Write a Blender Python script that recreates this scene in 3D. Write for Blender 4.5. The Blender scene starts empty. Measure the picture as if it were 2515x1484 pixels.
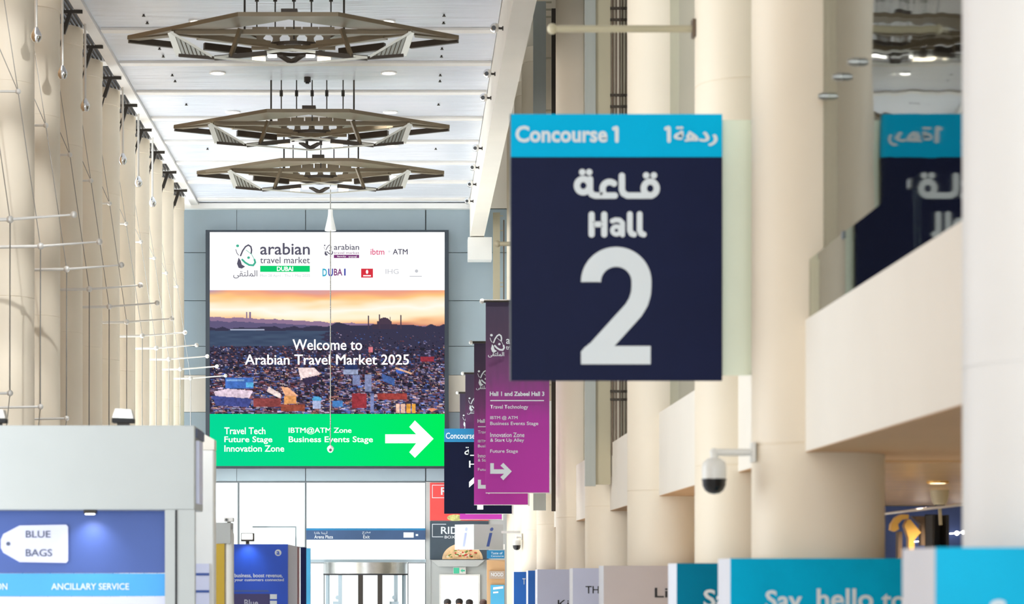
import bpy, math, random
import numpy as np
from mathutils import Vector, Matrix
random.seed(4)
S = bpy.context.scene
COL = S.collection
PI = math.pi

# ------------------------------------------------------------------ camera, world, sun, exposure
F, VX, VY, EYE = 6000.0, 1006.0, 1403.0, 2.5        # focal length in pixels, vanishing point, eye height (m)
cam = bpy.data.cameras.new('camera'); cam_o = bpy.data.objects.new('camera', cam); COL.objects.link(cam_o)
cam_o.location = (0, 0, EYE); cam_o.rotation_euler = (PI / 2, 0, 0)
cam.sensor_width = 36.0; cam.lens = F / 2515 * 36
cam.shift_x = (1257.5 - VX) / 2515; cam.shift_y = (VY - 742) / 2515
cam.clip_end = 400; cam.clip_start = .1
cam.dof.use_dof = True; cam.dof.focus_distance = 62; cam.dof.aperture_fstop = 2.4
S.camera = cam_o
W = bpy.data.worlds.new('sky'); S.world = W; W.use_nodes = True
bg = W.node_tree.nodes['Background']; bg.inputs[0].default_value = (.89, .945, 1, 1); bg.inputs[1].default_value = 1.1
sun = bpy.data.lights.new('sun', 'SUN'); sun_o = bpy.data.objects.new('sun', sun); COL.objects.link(sun_o)
sun.energy = .65; sun.angle = math.radians(28); sun.color = (1, .97, .92)
sun_o.location = (-20, 10, 20)
sun_o.rotation_euler = Vector((.62, .76, -.20)).to_track_quat('-Z', 'Y').to_euler()
S.view_settings.view_transform = 'Standard'; S.view_settings.look = 'None'
S.view_settings.gamma = 1; S.view_settings.use_curve_mapping = False
S.view_settings.exposure = .66

# daylight arriving through the glass facade left of the colonnade
for nm, ya, yb, e in (('window_light_far', 50.8, 66.4, 1500), ('window_light_near', 19.6, 27.4, 700)):
    al = bpy.data.lights.new(nm, 'AREA'); ao = bpy.data.objects.new(nm, al); COL.objects.link(ao)
    al.shape = 'RECTANGLE'; al.size = yb - ya; al.size_y = 10; al.energy = e; al.color = (.88, .95, 1)
    ao.location = (-9.3, (ya + yb) / 2, 5.6); ao.rotation_euler = (PI / 2 + .5, 0, -PI / 2)

for sx, sy, tx, ty, e in ((-3.6, 33.2, -6.75, 39.3, 620), (-3.0, 37.0, -6.7, 42.0, 560)):   # unseen spots added under the ceiling to brighten the first two left columns
    for tz, kk in ((10.6, .8), (8.6, 1), (6.4, 1.5), (4.2, 2.2)):
        la = bpy.data.lights.new('column_fill', 'SPOT'); lo = bpy.data.objects.new('column_fill', la); COL.objects.link(lo)
        la.energy = e * kk; la.spot_size = .27; la.spot_blend = .9; la.shadow_soft_size = .1; la.color = (.94, .97, 1)
        lo.location = (sx, sy, 12.2); lo.rotation_euler = (Vector((tx, ty, tz)) - lo.location).to_track_quat('-Z', 'Y').to_euler()
al = bpy.data.lights.new('front_fill', 'AREA'); ao = bpy.data.objects.new('front_fill', al); COL.objects.link(ao)  # added unseen lamp behind the camera, front fill for the signs
al.shape = 'RECTANGLE'; al.size = 14; al.size_y = 9; al.energy = 1900; al.color = (.9, .96, 1)
ao.location = (-1.5, -13.5, 6); ao.rotation_euler = (PI / 2, 0, 0)

# ------------------------------------------------------------------ helpers
def lin(c):
    c = c / 255
    return c / 12.92 if c <= .04045 else ((c + .055) / 1.055) ** 2.4
def C(r, g, b): return (lin(r), lin(g), lin(b), 1)
def P(px, py, Y): return Vector(((px - VX) * Y / F, Y, EYE + (VY - py) * Y / F))
def X_(px, Y): return (px - VX) * Y / F
def Z_(py, Y): return EYE + (VY - py) * Y / F

def mat(name, col, rough=.6, metal=0, var=.05, scale=3, spec=.5, bump=0, stretch=(1, 1, 1)):
    m = bpy.data.materials.new(name); m.use_nodes = True
    nt = m.node_tree; b = nt.nodes['Principled BSDF']
    b.inputs['Roughness'].default_value = rough; b.inputs['Metallic'].default_value = metal
    b.inputs['Specular IOR Level'].default_value = spec
    tc = nt.nodes.new('ShaderNodeTexCoord'); mp = nt.nodes.new('ShaderNodeMapping'); mp.inputs['Scale'].default_value = stretch
    n = nt.nodes.new('ShaderNodeTexNoise'); n.inputs['Scale'].default_value = scale; n.inputs['Detail'].default_value = 4
    nt.links.new(tc.outputs['Object'], mp.inputs[0]); nt.links.new(mp.outputs[0], n.inputs['Vector'])
    r = nt.nodes.new('ShaderNodeValToRGB')
    lo = [max(0, c * (1 - var)) for c in col[:3]] + [1]; hi = [min(1, c * (1 + var)) for c in col[:3]] + [1]
    r.color_ramp.elements[0].color = lo; r.color_ramp.elements[1].color = hi
    r.color_ramp.elements[0].position = .3; r.color_ramp.elements[1].position = .7
    nt.links.new(n.outputs['Fac'], r.inputs[0]); nt.links.new(r.outputs[0], b.inputs['Base Color'])
    if bump:
        bp = nt.nodes.new('ShaderNodeBump'); bp.inputs['Strength'].default_value = bump; bp.inputs['Distance'].default_value = .05
        nt.links.new(n.outputs['Fac'], bp.inputs['Height']); nt.links.new(bp.outputs[0], b.inputs['Normal'])
    return m
def emit(name, col, s=1.0):
    m = bpy.data.materials.new(name); m.use_nodes = True; nt = m.node_tree; nt.nodes.clear()
    o = nt.nodes.new('ShaderNodeOutputMaterial'); e = nt.nodes.new('ShaderNodeEmission')
    e.inputs[0].default_value = col; e.inputs[1].default_value = s
    nt.links.new(e.outputs[0], o.inputs[0]); return m
def ramp_mat(name, stops, axis, lo, hi, emission=None, rough=.6, noise=0):
    """colour printed along one object axis (a banner or screen graphic)"""
    m = bpy.data.materials.new(name); m.use_nodes = True; nt = m.node_tree
    tc = nt.nodes.new('ShaderNodeTexCoord'); sx = nt.nodes.new('ShaderNodeSeparateXYZ'); mr = nt.nodes.new('ShaderNodeMapRange')
    mr.inputs[1].default_value = lo; mr.inputs[2].default_value = hi
    r = nt.nodes.new('ShaderNodeValToRGB')
    els = r.color_ramp.elements
    while len(els) < len(stops): els.new(.5)
    for e, (p, c) in zip(els, stops): e.position = p; e.color = c
    nt.links.new(tc.outputs['Object'], sx.inputs[0])
    src = sx.outputs[axis]
    if noise:
        n = nt.nodes.new('ShaderNodeTexNoise'); n.inputs['Scale'].default_value = 3; n.inputs['Detail'].default_value = 6
        mp = nt.nodes.new('ShaderNodeMapping'); mp.inputs['Scale'].default_value = (3, 1, .8)
        nt.links.new(tc.outputs['Object'], mp.inputs[0]); nt.links.new(mp.outputs[0], n.inputs['Vector'])
        ma = nt.nodes.new('ShaderNodeMath'); ma.operation = 'MULTIPLY_ADD'; ma.inputs[1].default_value = noise
        nt.links.new(n.outputs['Fac'], ma.inputs[0]); nt.links.new(src, ma.inputs[2]); src = ma.outputs[0]
    nt.links.new(src, mr.inputs[0]); nt.links.new(mr.outputs[0], r.inputs[0])
    if emission:
        nt.nodes.remove(nt.nodes['Principled BSDF']); e = nt.nodes.new('ShaderNodeEmission'); e.inputs[1].default_value = emission
        nt.links.new(r.outputs[0], e.inputs[0]); nt.links.new(e.outputs[0], nt.nodes['Material Output'].inputs[0])
    else:
        b = nt.nodes['Principled BSDF']; b.inputs['Roughness'].default_value = rough
        nt.links.new(r.outputs[0], b.inputs['Base Color'])
    return m
def glass(name, tint, refl, rough=.02, bump=0, tint_trans=None):
    m = bpy.data.materials.new(name); m.use_nodes = True; nt = m.node_tree; nt.nodes.clear()
    o = nt.nodes.new('ShaderNodeOutputMaterial'); t = nt.nodes.new('ShaderNodeBsdfTransparent'); g = nt.nodes.new('ShaderNodeBsdfGlossy')
    t.inputs[0].default_value = tint; g.inputs['Roughness'].default_value = rough; g.inputs[0].default_value = (.92, .95, .92, 1)
    mx = nt.nodes.new('ShaderNodeMixShader'); fr = nt.nodes.new('ShaderNodeLayerWeight'); fr.inputs[0].default_value = refl
    nt.links.new(fr.outputs['Fresnel'], mx.inputs[0]); nt.links.new(t.outputs[0], mx.inputs[1]); nt.links.new(g.outputs[0], mx.inputs[2])
    if bump:
        n = nt.nodes.new('ShaderNodeTexNoise'); n.inputs['Scale'].default_value = .8
        bp = nt.nodes.new('ShaderNodeBump'); bp.inputs['Strength'].default_value = bump; bp.inputs['Distance'].default_value = .02
        tc = nt.nodes.new('ShaderNodeTexCoord'); nt.links.new(tc.outputs['Object'], n.inputs['Vector'])
        nt.links.new(n.outputs['Fac'], bp.inputs['Height']); nt.links.new(bp.outputs[0], g.inputs['Normal'])
    nt.links.new(mx.outputs[0], o.inputs[0]); return m

class MB:
    def __init__(s): s.v = []; s.f = []
    def add(s, vs, fs):
        b = len(s.v); s.v += [Vector(v) for v in vs]; s.f += [tuple(i + b for i in f) for f in fs]; return s
    def box(s, x0, x1, y0, y1, z0, z1):
        x0, x1 = sorted((x0, x1)); y0, y1 = sorted((y0, y1)); z0, z1 = sorted((z0, z1))
        return s.add([(x0, y0, z0), (x1, y0, z0), (x1, y1, z0), (x0, y1, z0), (x0, y0, z1), (x1, y0, z1), (x1, y1, z1), (x0, y1, z1)],
                     [(3, 2, 1, 0), (4, 5, 6, 7), (0, 1, 5, 4), (1, 2, 6, 5), (2, 3, 7, 6), (3, 0, 4, 7)])
    def pbox(s, px0, py0, px1, py1, Y, d):     # box whose front face shows at these photo pixels when it stands Y metres away
        return s.box(X_(px0, Y), X_(px1, Y), Y, Y + d, Z_(py1, Y), Z_(py0, Y))
    def bar(s, p, q, w, h=None, up=(0, 0, 1)):
        p, q = Vector(p), Vector(q); h = h or w; d = (q - p).normalized(); up = Vector(up)
        if abs(d.dot(up)) > .98: up = Vector((0, 1, 0))
        r = d.cross(up).normalized(); u = r.cross(d)
        a = [p + r * i * w / 2 + u * j * h / 2 for i, j in ((-1, -1), (1, -1), (1, 1), (-1, 1))]
        return s.add(a + [v + (q - p) for v in a], [(0, 1, 2, 3), (7, 6, 5, 4), (0, 4, 5, 1), (1, 5, 6, 2), (2, 6, 7, 3), (3, 7, 4, 0)])
    def tube(s, p, q, r, n=10, r2=None):
        p, q = Vector(p), Vector(q); d = (q - p).normalized(); a = Vector((0, 0, 1)) if abs(d.z) < .9 else Vector((1, 0, 0))
        x = d.cross(a).normalized(); y = d.cross(x); r2 = r if r2 is None else r2
        vs = []
        for c, rr in ((p, r), (q, r2)): vs += [c + (x * math.cos(t) + y * math.sin(t)) * rr for t in (2 * PI * k / n for k in range(n))]
        return s.add(vs, [(k, (k + 1) % n, n + (k + 1) % n, n + k) for k in range(n)] + [tuple(range(n - 1, -1, -1)), tuple(range(n, 2 * n))])
    def path(s, pts, r, n=8):
        for a, b in zip(pts, pts[1:]): s.tube(a, b, r, n)
        return s
    def lathe(s, c, prof, n=32, ring=False):   # prof: (radius, z) pairs; ring closes the profile on itself
        c = Vector(c); vs = []; fs = []
        if ring: prof = list(prof) + [prof[0]]
        for r, z in prof: vs += [c + Vector((r * math.cos(2 * PI * k / n), r * math.sin(2 * PI * k / n), z)) for k in range(n)]
        m = len(prof)
        for i in range(m - 1): fs += [(i * n + k, i * n + (k + 1) % n, (i + 1) * n + (k + 1) % n, (i + 1) * n + k) for k in range(n)]
        if not ring: fs += [tuple(range(n - 1, -1, -1)), tuple(range((m - 1) * n, m * n))]
        return s.add(vs, fs)
    def ball(s, c, r, n=14):
        return s.lathe(c, [(max(1e-4, r * math.sin(PI * k / 9)), -r * math.cos(PI * k / 9)) for k in range(10)], n)
    def prism(s, pts, d):                      # polygon of 3D points pushed along vector d
        n = len(pts); d = Vector(d); vs = [Vector(p) for p in pts]
        return s.add(vs + [v + d for v in vs], [tuple(range(n)), tuple(range(2 * n - 1, n - 1, -1))] + [(k, n + k, n + (k + 1) % n, (k + 1) % n) for k in range(n)])
    def pprism(s, pxs, Y, d): return s.prism([P(x, y, Y) for x, y in pxs], (0, d, 0))
    def stroke(s, pxs, w, Y, butt=False):      # painted brush stroke, width w in photo pixels, on the plane at Y
        for (ax, ay), (bx, by) in zip(pxs, pxs[1:]):
            Y -= .0001
            L = math.hypot(bx - ax, by - ay)
            if L < 1e-6: continue
            nx, ny = -(by - ay) / L * w / 2, (bx - ax) / L * w / 2
            s.add([P(ax + nx, ay + ny, Y), P(bx + nx, by + ny, Y), P(bx - nx, by - ny, Y), P(ax - nx, ay - ny, Y)], [(0, 1, 2, 3)])
        for k, (cx, cy) in enumerate(pxs):
            if butt and (k < 7 or k == len(pxs) - 1): continue
            Y -= .0001
            s.add([P(cx + w / 2 * math.cos(2 * PI * i / 20), cy + w / 2 * math.sin(2 * PI * i / 20), Y) for i in range(20)], [tuple(range(20))])
        return s
    def poly(s, pxs, Y): return s.add([P(x, y, Y) for x, y in pxs], [tuple(range(len(pxs)))])
    def disc(s, cx, cy, rx, ry, Y): return s.poly([(cx + rx * math.cos(2 * PI * i / 24), cy + ry * math.sin(2 * PI * i / 24)) for i in range(24)], Y)
def arc(cx, cy, rx, ry, a0, a1, n=16):
    return [(cx + rx * math.cos(math.radians(a0 + (a1 - a0) * k / n)), cy + ry * math.sin(math.radians(a0 + (a1 - a0) * k / n))) for k in range(n + 1)]

ORG = {}
def tag(o, label=None, cat=None, group=None, kind=None):
    if label: o['label'] = label
    if cat: o['category'] = cat
    if group: o['group'] = group
    if kind: o['kind'] = kind
    return o
def thing(name, label, cat, loc, group=None):
    o = bpy.data.objects.new(name, None); COL.objects.link(o); o.location = loc; o.empty_display_size = .1
    ORG[o.name] = Vector(loc); return tag(o, label, cat, group)
def build(name, mb, m, parent=None, smooth=False, bevel=0, label=None):
    if parent is None:
        xs = [v.x for v in mb.v]; ys = [v.y for v in mb.v]; zs = [v.z for v in mb.v]
        org = Vector(((min(xs) + max(xs)) / 2, (min(ys) + max(ys)) / 2, min(zs)))
    else: org = ORG[parent.name]
    me = bpy.data.meshes.new(name); me.from_pydata([tuple(v - org) for v in mb.v], [], mb.f); me.update()
    me.materials.append(m)
    if smooth:
        for p in me.polygons: p.use_smooth = True
    o = bpy.data.objects.new(name, me); COL.objects.link(o)
    if parent is None: o.location = org
    else: o.parent = parent
    ORG[o.name] = org
    if smooth:
        md = o.modifiers.new('edges', 'EDGE_SPLIT'); md.split_angle = math.radians(40)
    if bevel:
        md = o.modifiers.new('bevel', 'BEVEL'); md.width = bevel; md.segments = 2; md.limit_method = 'ANGLE'
    if label: o['label'] = label
    return o
def struct(name, mb, m, **k): return tag(build(name, mb, m, **k), kind='structure')
def solo(name, mb, m, label, cat, group=None, **k): return tag(build(name, mb, m, **k), label, cat, group)
def dup(o, loc=None, label=None, parent=None):
    c = o.copy(); COL.objects.link(c)
    if parent is not None: c.parent = parent
    if loc is not None: c.location = loc
    if label: c['label'] = label
    ORG[c.name] = Vector(c.location) if parent is None else ORG[parent.name]
    for ch in list(o.children): dup(ch, parent=c)
    return c

def text(parent, s, x0, y0, x1, y1, Y, m, bold=0.0, name='lettering', frame=None, shear=0, depth=.003):
    """lettering that fills the photo box x0,y0..x1,y1 on a surface at Y (or on frame = (corner, across, up))"""
    smear = bold if bold and any(q in 'MW' or ord(q) > 1500 for q in s) else 0      # wide letters are thickened by overlaid copies
    c = bpy.data.curves.new('t', 'FONT'); c.body = s; c.offset = 0 if smear else bold; c.resolution_u = 3; c.extrude = 0; c.shear = shear
    o = bpy.data.objects.new('t', c); COL.objects.link(o)
    me = bpy.data.meshes.new_from_object(o.evaluated_get(bpy.context.evaluated_depsgraph_get()))
    bpy.data.objects.remove(o); bpy.data.curves.remove(c)
    co = np.empty(len(me.vertices) * 3); me.vertices.foreach_get('co', co); co = co.reshape(-1, 3)
    mn, mx = co.min(0), co.max(0)
    if frame is None:
        a = P(x0, y1, Y - depth); u = P(x1, y1, Y - depth) - a; v = P(x0, y0, Y - depth) - a
    else: a, u, v = (Vector(t) for t in frame)
    t = (co - mn) / np.maximum(mx - mn, 1e-6)
    lab = np.arange(len(co)); ev = np.empty(len(me.edges) * 2, int); me.edges.foreach_get('vertices', ev); ev = ev.reshape(-1, 2)
    while len(ev):
        lo_ = np.minimum(lab[ev[:, 0]], lab[ev[:, 1]]); old = lab.copy()
        np.minimum.at(lab, ev[:, 0], lo_); np.minimum.at(lab, ev[:, 1], lo_)
        if (old == lab).all(): break
    isl = np.unique(lab, return_inverse=True)[1]
    org = ORG[parent.name]
    w = np.array(a - org) + t[:, :1] * np.array(u) + t[:, 1:2] * np.array(v)
    nv = np.array(u.cross(v).normalized()) if u.length and v.length else np.zeros(3)
    w = w + nv * (isl[:, None] * .0002)
    me.vertices.foreach_set('co', w.astype(np.float32).ravel()); me.update(); me.name = name
    me.materials.clear(); me.materials.append(m)
    if smear:
        polys = [tuple(p.vertices) for p in me.polygons]; nvx = len(w); vv = []; pp = []
        un = np.array(u) / (mx[0] - mn[0]); vn = np.array(v) / (mx[1] - mn[1])
        for q, (a_, b_) in enumerate(((0, 0), (-1, 0), (1, 0), (0, -.5), (0, .5), (-.6, .4), (.6, -.4))):
            vv.append(w + (un * a_ + vn * b_) * smear * 1.2 + nv * q * .0006); pp += [tuple(i + q * nvx for i in p) for p in polys]
        me = bpy.data.meshes.new(name); me.from_pydata(np.concatenate(vv).tolist(), [], pp); me.update(); me.materials.append(m)
    t_o = bpy.data.objects.new(name, me); COL.objects.link(t_o); t_o.parent = parent; ORG[t_o.name] = org
    return t_o

# ------------------------------------------------------------------ materials
M = dict(
    stone=mat('cream stone', C(234, 221, 199), .55, 0, .025, 1.2),
    stone_white=mat('white stone', C(236, 238, 238), .55, 0, .02, 1.2),
    plaster=mat('cream plaster', C(237, 230, 217), .7, 0, .02, 1.0),
    soffit=mat('tan plaster', C(200, 160, 116), .7, 0, .03, 1.0),
    white=mat('white paint', C(242, 241, 236), .5, 0, .02, 2),
    ceil=mat('white metal panel', C(222, 226, 234), .28, .15, .02, 1.6, bump=.9, stretch=(.3, 2.0, 1)),
    ceiltrim=mat('warm white trim', C(230, 226, 220), .45, 0, .03, 2),
    grey=mat('grey wall panel', C(164, 181, 190), .45, .1, .03, .8),
    greyjoint=mat('dark joint', C(110, 118, 122), .6),
    greypale=mat('pale grey laminate', C(186, 190, 188), .5, 0, .02, 1.5),
    floor=mat('polished floor', C(224, 225, 226), .25, 0, .04, .6),
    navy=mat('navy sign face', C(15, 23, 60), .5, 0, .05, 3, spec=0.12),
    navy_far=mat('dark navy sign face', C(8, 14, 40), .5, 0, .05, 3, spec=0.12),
    cyan=mat('cyan sign face', C(0, 188, 238), .5, 0, .02, 2, spec=0.05),
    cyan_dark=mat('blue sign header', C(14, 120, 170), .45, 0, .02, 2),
    letter=mat('pale lettering', C(226, 234, 238), .5, 0, .01, 2),
    frost=mat('frosted green glass', C(232, 240, 218), .4, 0, .02, 1),
    steel=mat('brushed steel', C(190, 190, 186), .3, .9, .06, 8),
    chrome=mat('chrome', C(225, 225, 225), .12, 1, .02, 8),
    rod=mat('painted steel rod', C(215, 212, 205), .4, .3, .03, 8),
    cable=mat('steel cable', C(150, 148, 142), .4, .6, .05, 8),
    dark=mat('dark metal', C(52, 46, 40), .45, .4, .08, 8),
    pipe=mat('bronze pipe', C(105, 88, 72), .35, .5, .08, 8),
    bronze=mat('bronze plate', C(122, 108, 86), .42, .3, .06, 4),
    bronze_dark=mat('dark bronze', C(64, 54, 44), .45, .3, .08, 4),
    bronze_pale=mat('pale metal edge', C(222, 222, 212), .4, .2, .03, 4),
    black=mat('black plastic', C(16, 15, 15), .2, 0, .05, 6),
    cctv=mat('white plastic housing', C(225, 224, 218), .4, 0, .02, 6),
    fin=mat('grey fin', C(168, 170, 162), .35, .2, .05, 1.5, stretch=(6, 1, .4)),
    khaki=mat('khaki panel', C(186, 176, 148), .5, .1, .04, 1.5),
    slot=mat('dark slit', C(40, 40, 42), .7),
    booth_blue=mat('blue booth panel', C(66, 92, 160), .5, 0, .04, 1.5),
    booth_sky=mat('sky blue band', C(70, 165, 232), .5, 0, .03, 2),
    booth_lilac=mat('lilac panel', C(216, 218, 240), .5, 0, .02, 2),
    ink=mat('slate ink', C(84, 92, 116), .6),
    yellow=mat('yellow panel', C(205, 170, 40), .5, 0, .04, 2),
    royal=mat('royal blue poster', C(14, 78, 205), .45, 0, .1, 1.2),
    plum=mat('plum panel', C(62, 56, 112), .5),
    lilacgrey=mat('lilac grey panel', C(200, 198, 206), .5, 0, .02, 2),
    maroon=mat('dark red panel', C(142, 72, 72), .5),
    red=mat('red poster', C(236, 78, 74), .5, 0, .04, 2),
    slate=mat('slate poster', C(62, 78, 90), .5, 0, .05, 2),
    skyblue=mat('light blue poster', C(70, 170, 215), .5, 0, .05, 2),
    taupe=mat('taupe sign', C(176, 160, 146), .5),
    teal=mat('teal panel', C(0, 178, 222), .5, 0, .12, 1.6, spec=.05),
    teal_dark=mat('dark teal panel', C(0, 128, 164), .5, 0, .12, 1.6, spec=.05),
    teal_bright=mat('bright cyan panel', C(0, 178, 222), .45, 0, .08, 1.6, spec=.15),
    wrap_grey=mat('warm grey panel', C(190, 180, 178), .5, 0, .02, 2),
    wrap_lav=mat('lavender panel', C(194, 196, 216), .5, 0, .02, 2),
    wrap_blue=mat('blue panel', C(8, 98, 188), .45, 0, .04, 2),
    wrap_side=mat('white panel edge', C(222, 224, 232), .5, 0, .02, 2),
    gold=mat('gold letter', C(214, 168, 84), .35, .5, .05, 4),
    brown=mat('brown letter side', C(84, 66, 50), .5, .2, .05, 4),
    innerblue=mat('blue inner wall', C(52, 74, 132), .5, 0, .1, 1.2),
    goldceil=mat('golden metal ceiling', C(206, 172, 126), .3, .25, .12, 1.5, bump=.5, stretch=(1, 2, 1)),
    mezz=mat('grey green wall', C(150, 150, 128), .6, 0, .06, .7),
    glaze=glass('mezzanine glazing', (.80, .84, .78, 1), .62, .03, bump=.25),
    rail_glass=glass('balustrade glass', (.80, .86, .80, 1), .55, .03),
    clear=glass('clear glass', (.96, .98, .98, 1), .2),
    lamp=emit('warm lamp', (1, .86, .62, 1), 4), lampw=emit('white lamp', (1, .97, .9, 1), 4),
    scr_white=emit('screen white', (1, 1, 1, 1), .72), scr_ink=emit('screen slate', C(92, 90, 108), .62),
    scr_green=emit('screen green mark', C(16, 205, 112), .66), scr_mint=emit('screen mint', C(70, 178, 148), .66),
    scr_plum=emit('screen plum', C(125, 60, 120), .66), scr_pink=emit('screen pink', C(222, 90, 130), .66),
    scr_cyan=emit('screen cyan', C(60, 175, 205), .66), scr_red=emit('screen red', C(214, 52, 66), .66),
    scr_pale=emit('screen pale grey', C(196, 198, 204), .66), scr_blue=emit('screen blue', C(70, 80, 170), .66),
    exitg=emit('exit sign green', C(90, 200, 160), .7),
)

# ------------------------------------------------------------------ setting: floor, ceiling, end wall
struct('floor', MB().box(-12, 9, -14, 100, -.2, 0), M['floor'])
CZ = EYE + 10.03
struct('ceiling', MB().box(-5.73, 1.62, -14, 66.9, CZ, CZ + .3), M['ceil'])
k = 0
for i in range(-2, 8):
    y = 45.2 + 2.93 * i; k += 1
    struct('trim_%d' % k, MB().box(-5.7, 1.6, y - .14, y + .14, CZ - .05, CZ - .002), M['ceiltrim'])
struct('trim_11', MB().box(-5.94, -5.735, -14, 66.6, CZ - .08, CZ + .25), M['ceiltrim'])
# dropped bulkhead on the right of the nave ceiling
struct('trim_12', MB().prism([(1.63, -14, CZ + 3), (1.63, -14, EYE + 9.0), (2.004, -14, EYE + 9.0), (2.004, -14, CZ + 3)], (0, 80.2, 0)), M['plaster'])
struct('trim_13', MB().box(1.57, 2.21, 65.6, 66.2, EYE + 8.37, EYE + 8.97), M['white'])
# end wall: grey panels in rows, cream row, joints
EY = 66.67
back = struct('wall_end', MB().pbox(400, 500, 1290, 1183, EY + .06, .3).pbox(1150, 180, 1700, 499.8, EY + .06, .3), M['greyjoint'])
build('wall_panel', MB().pbox(1150, 180, 1700, 512, EY, .05), M['plaster'], back, label='cream wall above the bulkhead end')
rows = [(514, 620), (621.5, 738), (739.5, 850), (851.5, 921), (1013, 1182)]
cols = [(440, 581), (582, 749.5), (751.5, 1044), (1047, 1290)]
mb = MB()
for a, b in rows:
    for c, d in cols: mb.pbox(c, a, d, b, EY, .05)
build('wall_panel', mb, M['grey'], back)
build('wall_panel', MB().pbox(440, 922, 1290, 1012, EY, .05), M['plaster'], back, label='cream panel row')
struct('trim_14', MB().pbox(440, 499, 1165, 512, EY - .25, .5), M['white'])
struct('wall_end_base', MB().pbox(1046, 1184, 1058, 1628, EY, .3).pbox(1058, 1184, 1290, 1378, EY + .02, .28).pbox(1176, 1378, 1290, 1628, EY + .02, .28)
       .pbox(1058, 1378, 1082, 1628, EY + .02, .28).pbox(1082, 1378, 1176, 1413, EY + .02, .28), M['greypale'])
for n, (a, b, c, d) in enumerate([(440, 1184, 585.4, 1628), (585.6, 1184, 750.4, 1628), (750.6, 1184, 1046, 1374), (750.6, 1382, 797, 1628), (1001, 1382, 1046, 1628)]):
    w = struct('window_%d' % (n + 1), MB().pbox(a, b, a + 2, d, EY, .12).pbox(c - 2, b, c, d, EY, .12).pbox(a + 2, b, c - 2, b + 2, EY, .12), M['greyjoint'])
    build('pane', MB().pbox(a + 2, b + 2, c - 2, d, EY + .05, .02), M['clear'], w)
struct('trim_15', MB().pbox(752, 1374.5, 1046, 1381.5, EY - .05, .25), M['grey'])
d = struct('door_1', MB().pbox(1079, 1411, 1083, 1628, EY - .04, .2).pbox(1175, 1411, 1179, 1628, EY - .04, .2).pbox(1083, 1411, 1175, 1415, EY - .04, .2), M['white'])
build('pane', MB().pbox(1083, 1415, 1128, 1628, EY, .03).pbox(1129.5, 1415, 1175, 1628, EY, .03), M['clear'], d)
# pale building across the forecourt
ex = struct('wall_outside', MB().box(-9, 3, 84, 85, 0, 4.3), M['white'])
build('joint', MB().box(-5.4, -3.9, 83.97, 84.0, 4.0, 4.04).box(-3.93, -3.9, 83.97, 84, 3.3, 4.0).box(-3.9, -3.6, 83.97, 84, 3.3, 3.33), M['greyjoint'], ex)

# ------------------------------------------------------------------ setting: hall behind the camera, added light blocker on the left, right side
struct('light_blocker_left', MB().box(-9.4, -9.1, 27.5, 50.6, 0, 16).box(-9.4, -9.1, -14, 19.5, 0, 16), M['soffit'])  # unseen pieces added to block daylight from middle left and near right columns
PXF = 2.93                                    # face of the mezzanine edge
struct('wall_mezzanine', MB().box(PXF, PXF + .18, 2, 66.3, EYE + .886, EYE + 1.86), M['plaster'])
struct('floor_mezzanine', MB().box(PXF + .004, 9, 2, 66.3, EYE + .8795, EYE + 1.2), M['soffit'])
struct('ceiling_mezzanine', MB().box(3.6, 9, 19.4, 66.3, EYE + .86, EYE + .879), M['goldceil'])
struct('ceiling_upper', MB().box(2.5, 9, -14, 66.3, EYE + 13.2, EYE + 13.5), M['plaster'])
struct('wall_right', MB().box(9, 9.3, -14, 67, 0, 16), M['mezz'])
struct('wall_upper', MB().box(6.0, 6.2, 2, 66, EYE + 1.2, EYE + 13.2), M['mezz'])
struct('wall_inner', MB().box(3.8, 9, 32, 32.2, 0, EYE + .85), M['innerblue'])

# columns
def col_mb(x, y, r=.5, top=14.5):
    prof = [(r, 0)]
    for zj in (3.45, 6.9, 10.35):
        prof += [(r, zj - .006), (r - .006, zj - .004), (r - .006, zj + .004), (r, zj + .006)]
    prof += [(r, top - .35), (r + .012, top - .34), (r + .012, top)]
    return MB().lathe((x, y, 0), [p for p in prof if p[1] <= top], 64)
RC = [11.44, 18.55, 22.25, 29.16, 36.2, 43.45, 50.0, 56.7, 60.7, 65.4]
RL = ['plain white round column nearest the camera, cut off by the frame', 'cream round column holding the dome camera on its white arm', 'cream round column carrying the long empty banner arm',
      'cream round column half hidden behind the big hall sign', 'round column wrapped in grey panels and four bronze pipes', 'pale round column holding the frontmost purple banner',
      'round column behind the second purple banner', 'round column with the small far dome camera', 'shaded round column just beyond the small far dome camera', 'farthest round column beside the end wall']
for i, y in enumerate(RC):
    tag(build('round_column', col_mb(3.1, y, .5, 14.6), M['stone_white' if i in (0,) else 'stone'], smooth=True), RL[i], 'column', 'round columns on the right side', 'structure')
LCY = [39.5 + 2.91 * i for i in range(0, 10)]
ORD = ['first', 'second', 'third', 'fourth', 'fifth', 'sixth', 'seventh', 'eighth', 'ninth', 'tenth', 'eleventh', 'twelfth']
for i, y in enumerate(LCY[:9]):
    tag(build('round_column', col_mb(-6.57, y, .5, EYE + 10.05), M['stone'], smooth=True),
        'cream round column, %s from the left edge in the left colonnade' % ORD[i], 'column', 'round columns of the left colonnade', 'structure')
tag(build('round_column', col_mb(-6.57, 65.75, .5, EYE + 10.05), M['stone'], smooth=True), 'farthest cream round column of the left colonnade, beside the grey wall', 'column', 'round columns of the left colonnade', 'structure')

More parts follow.
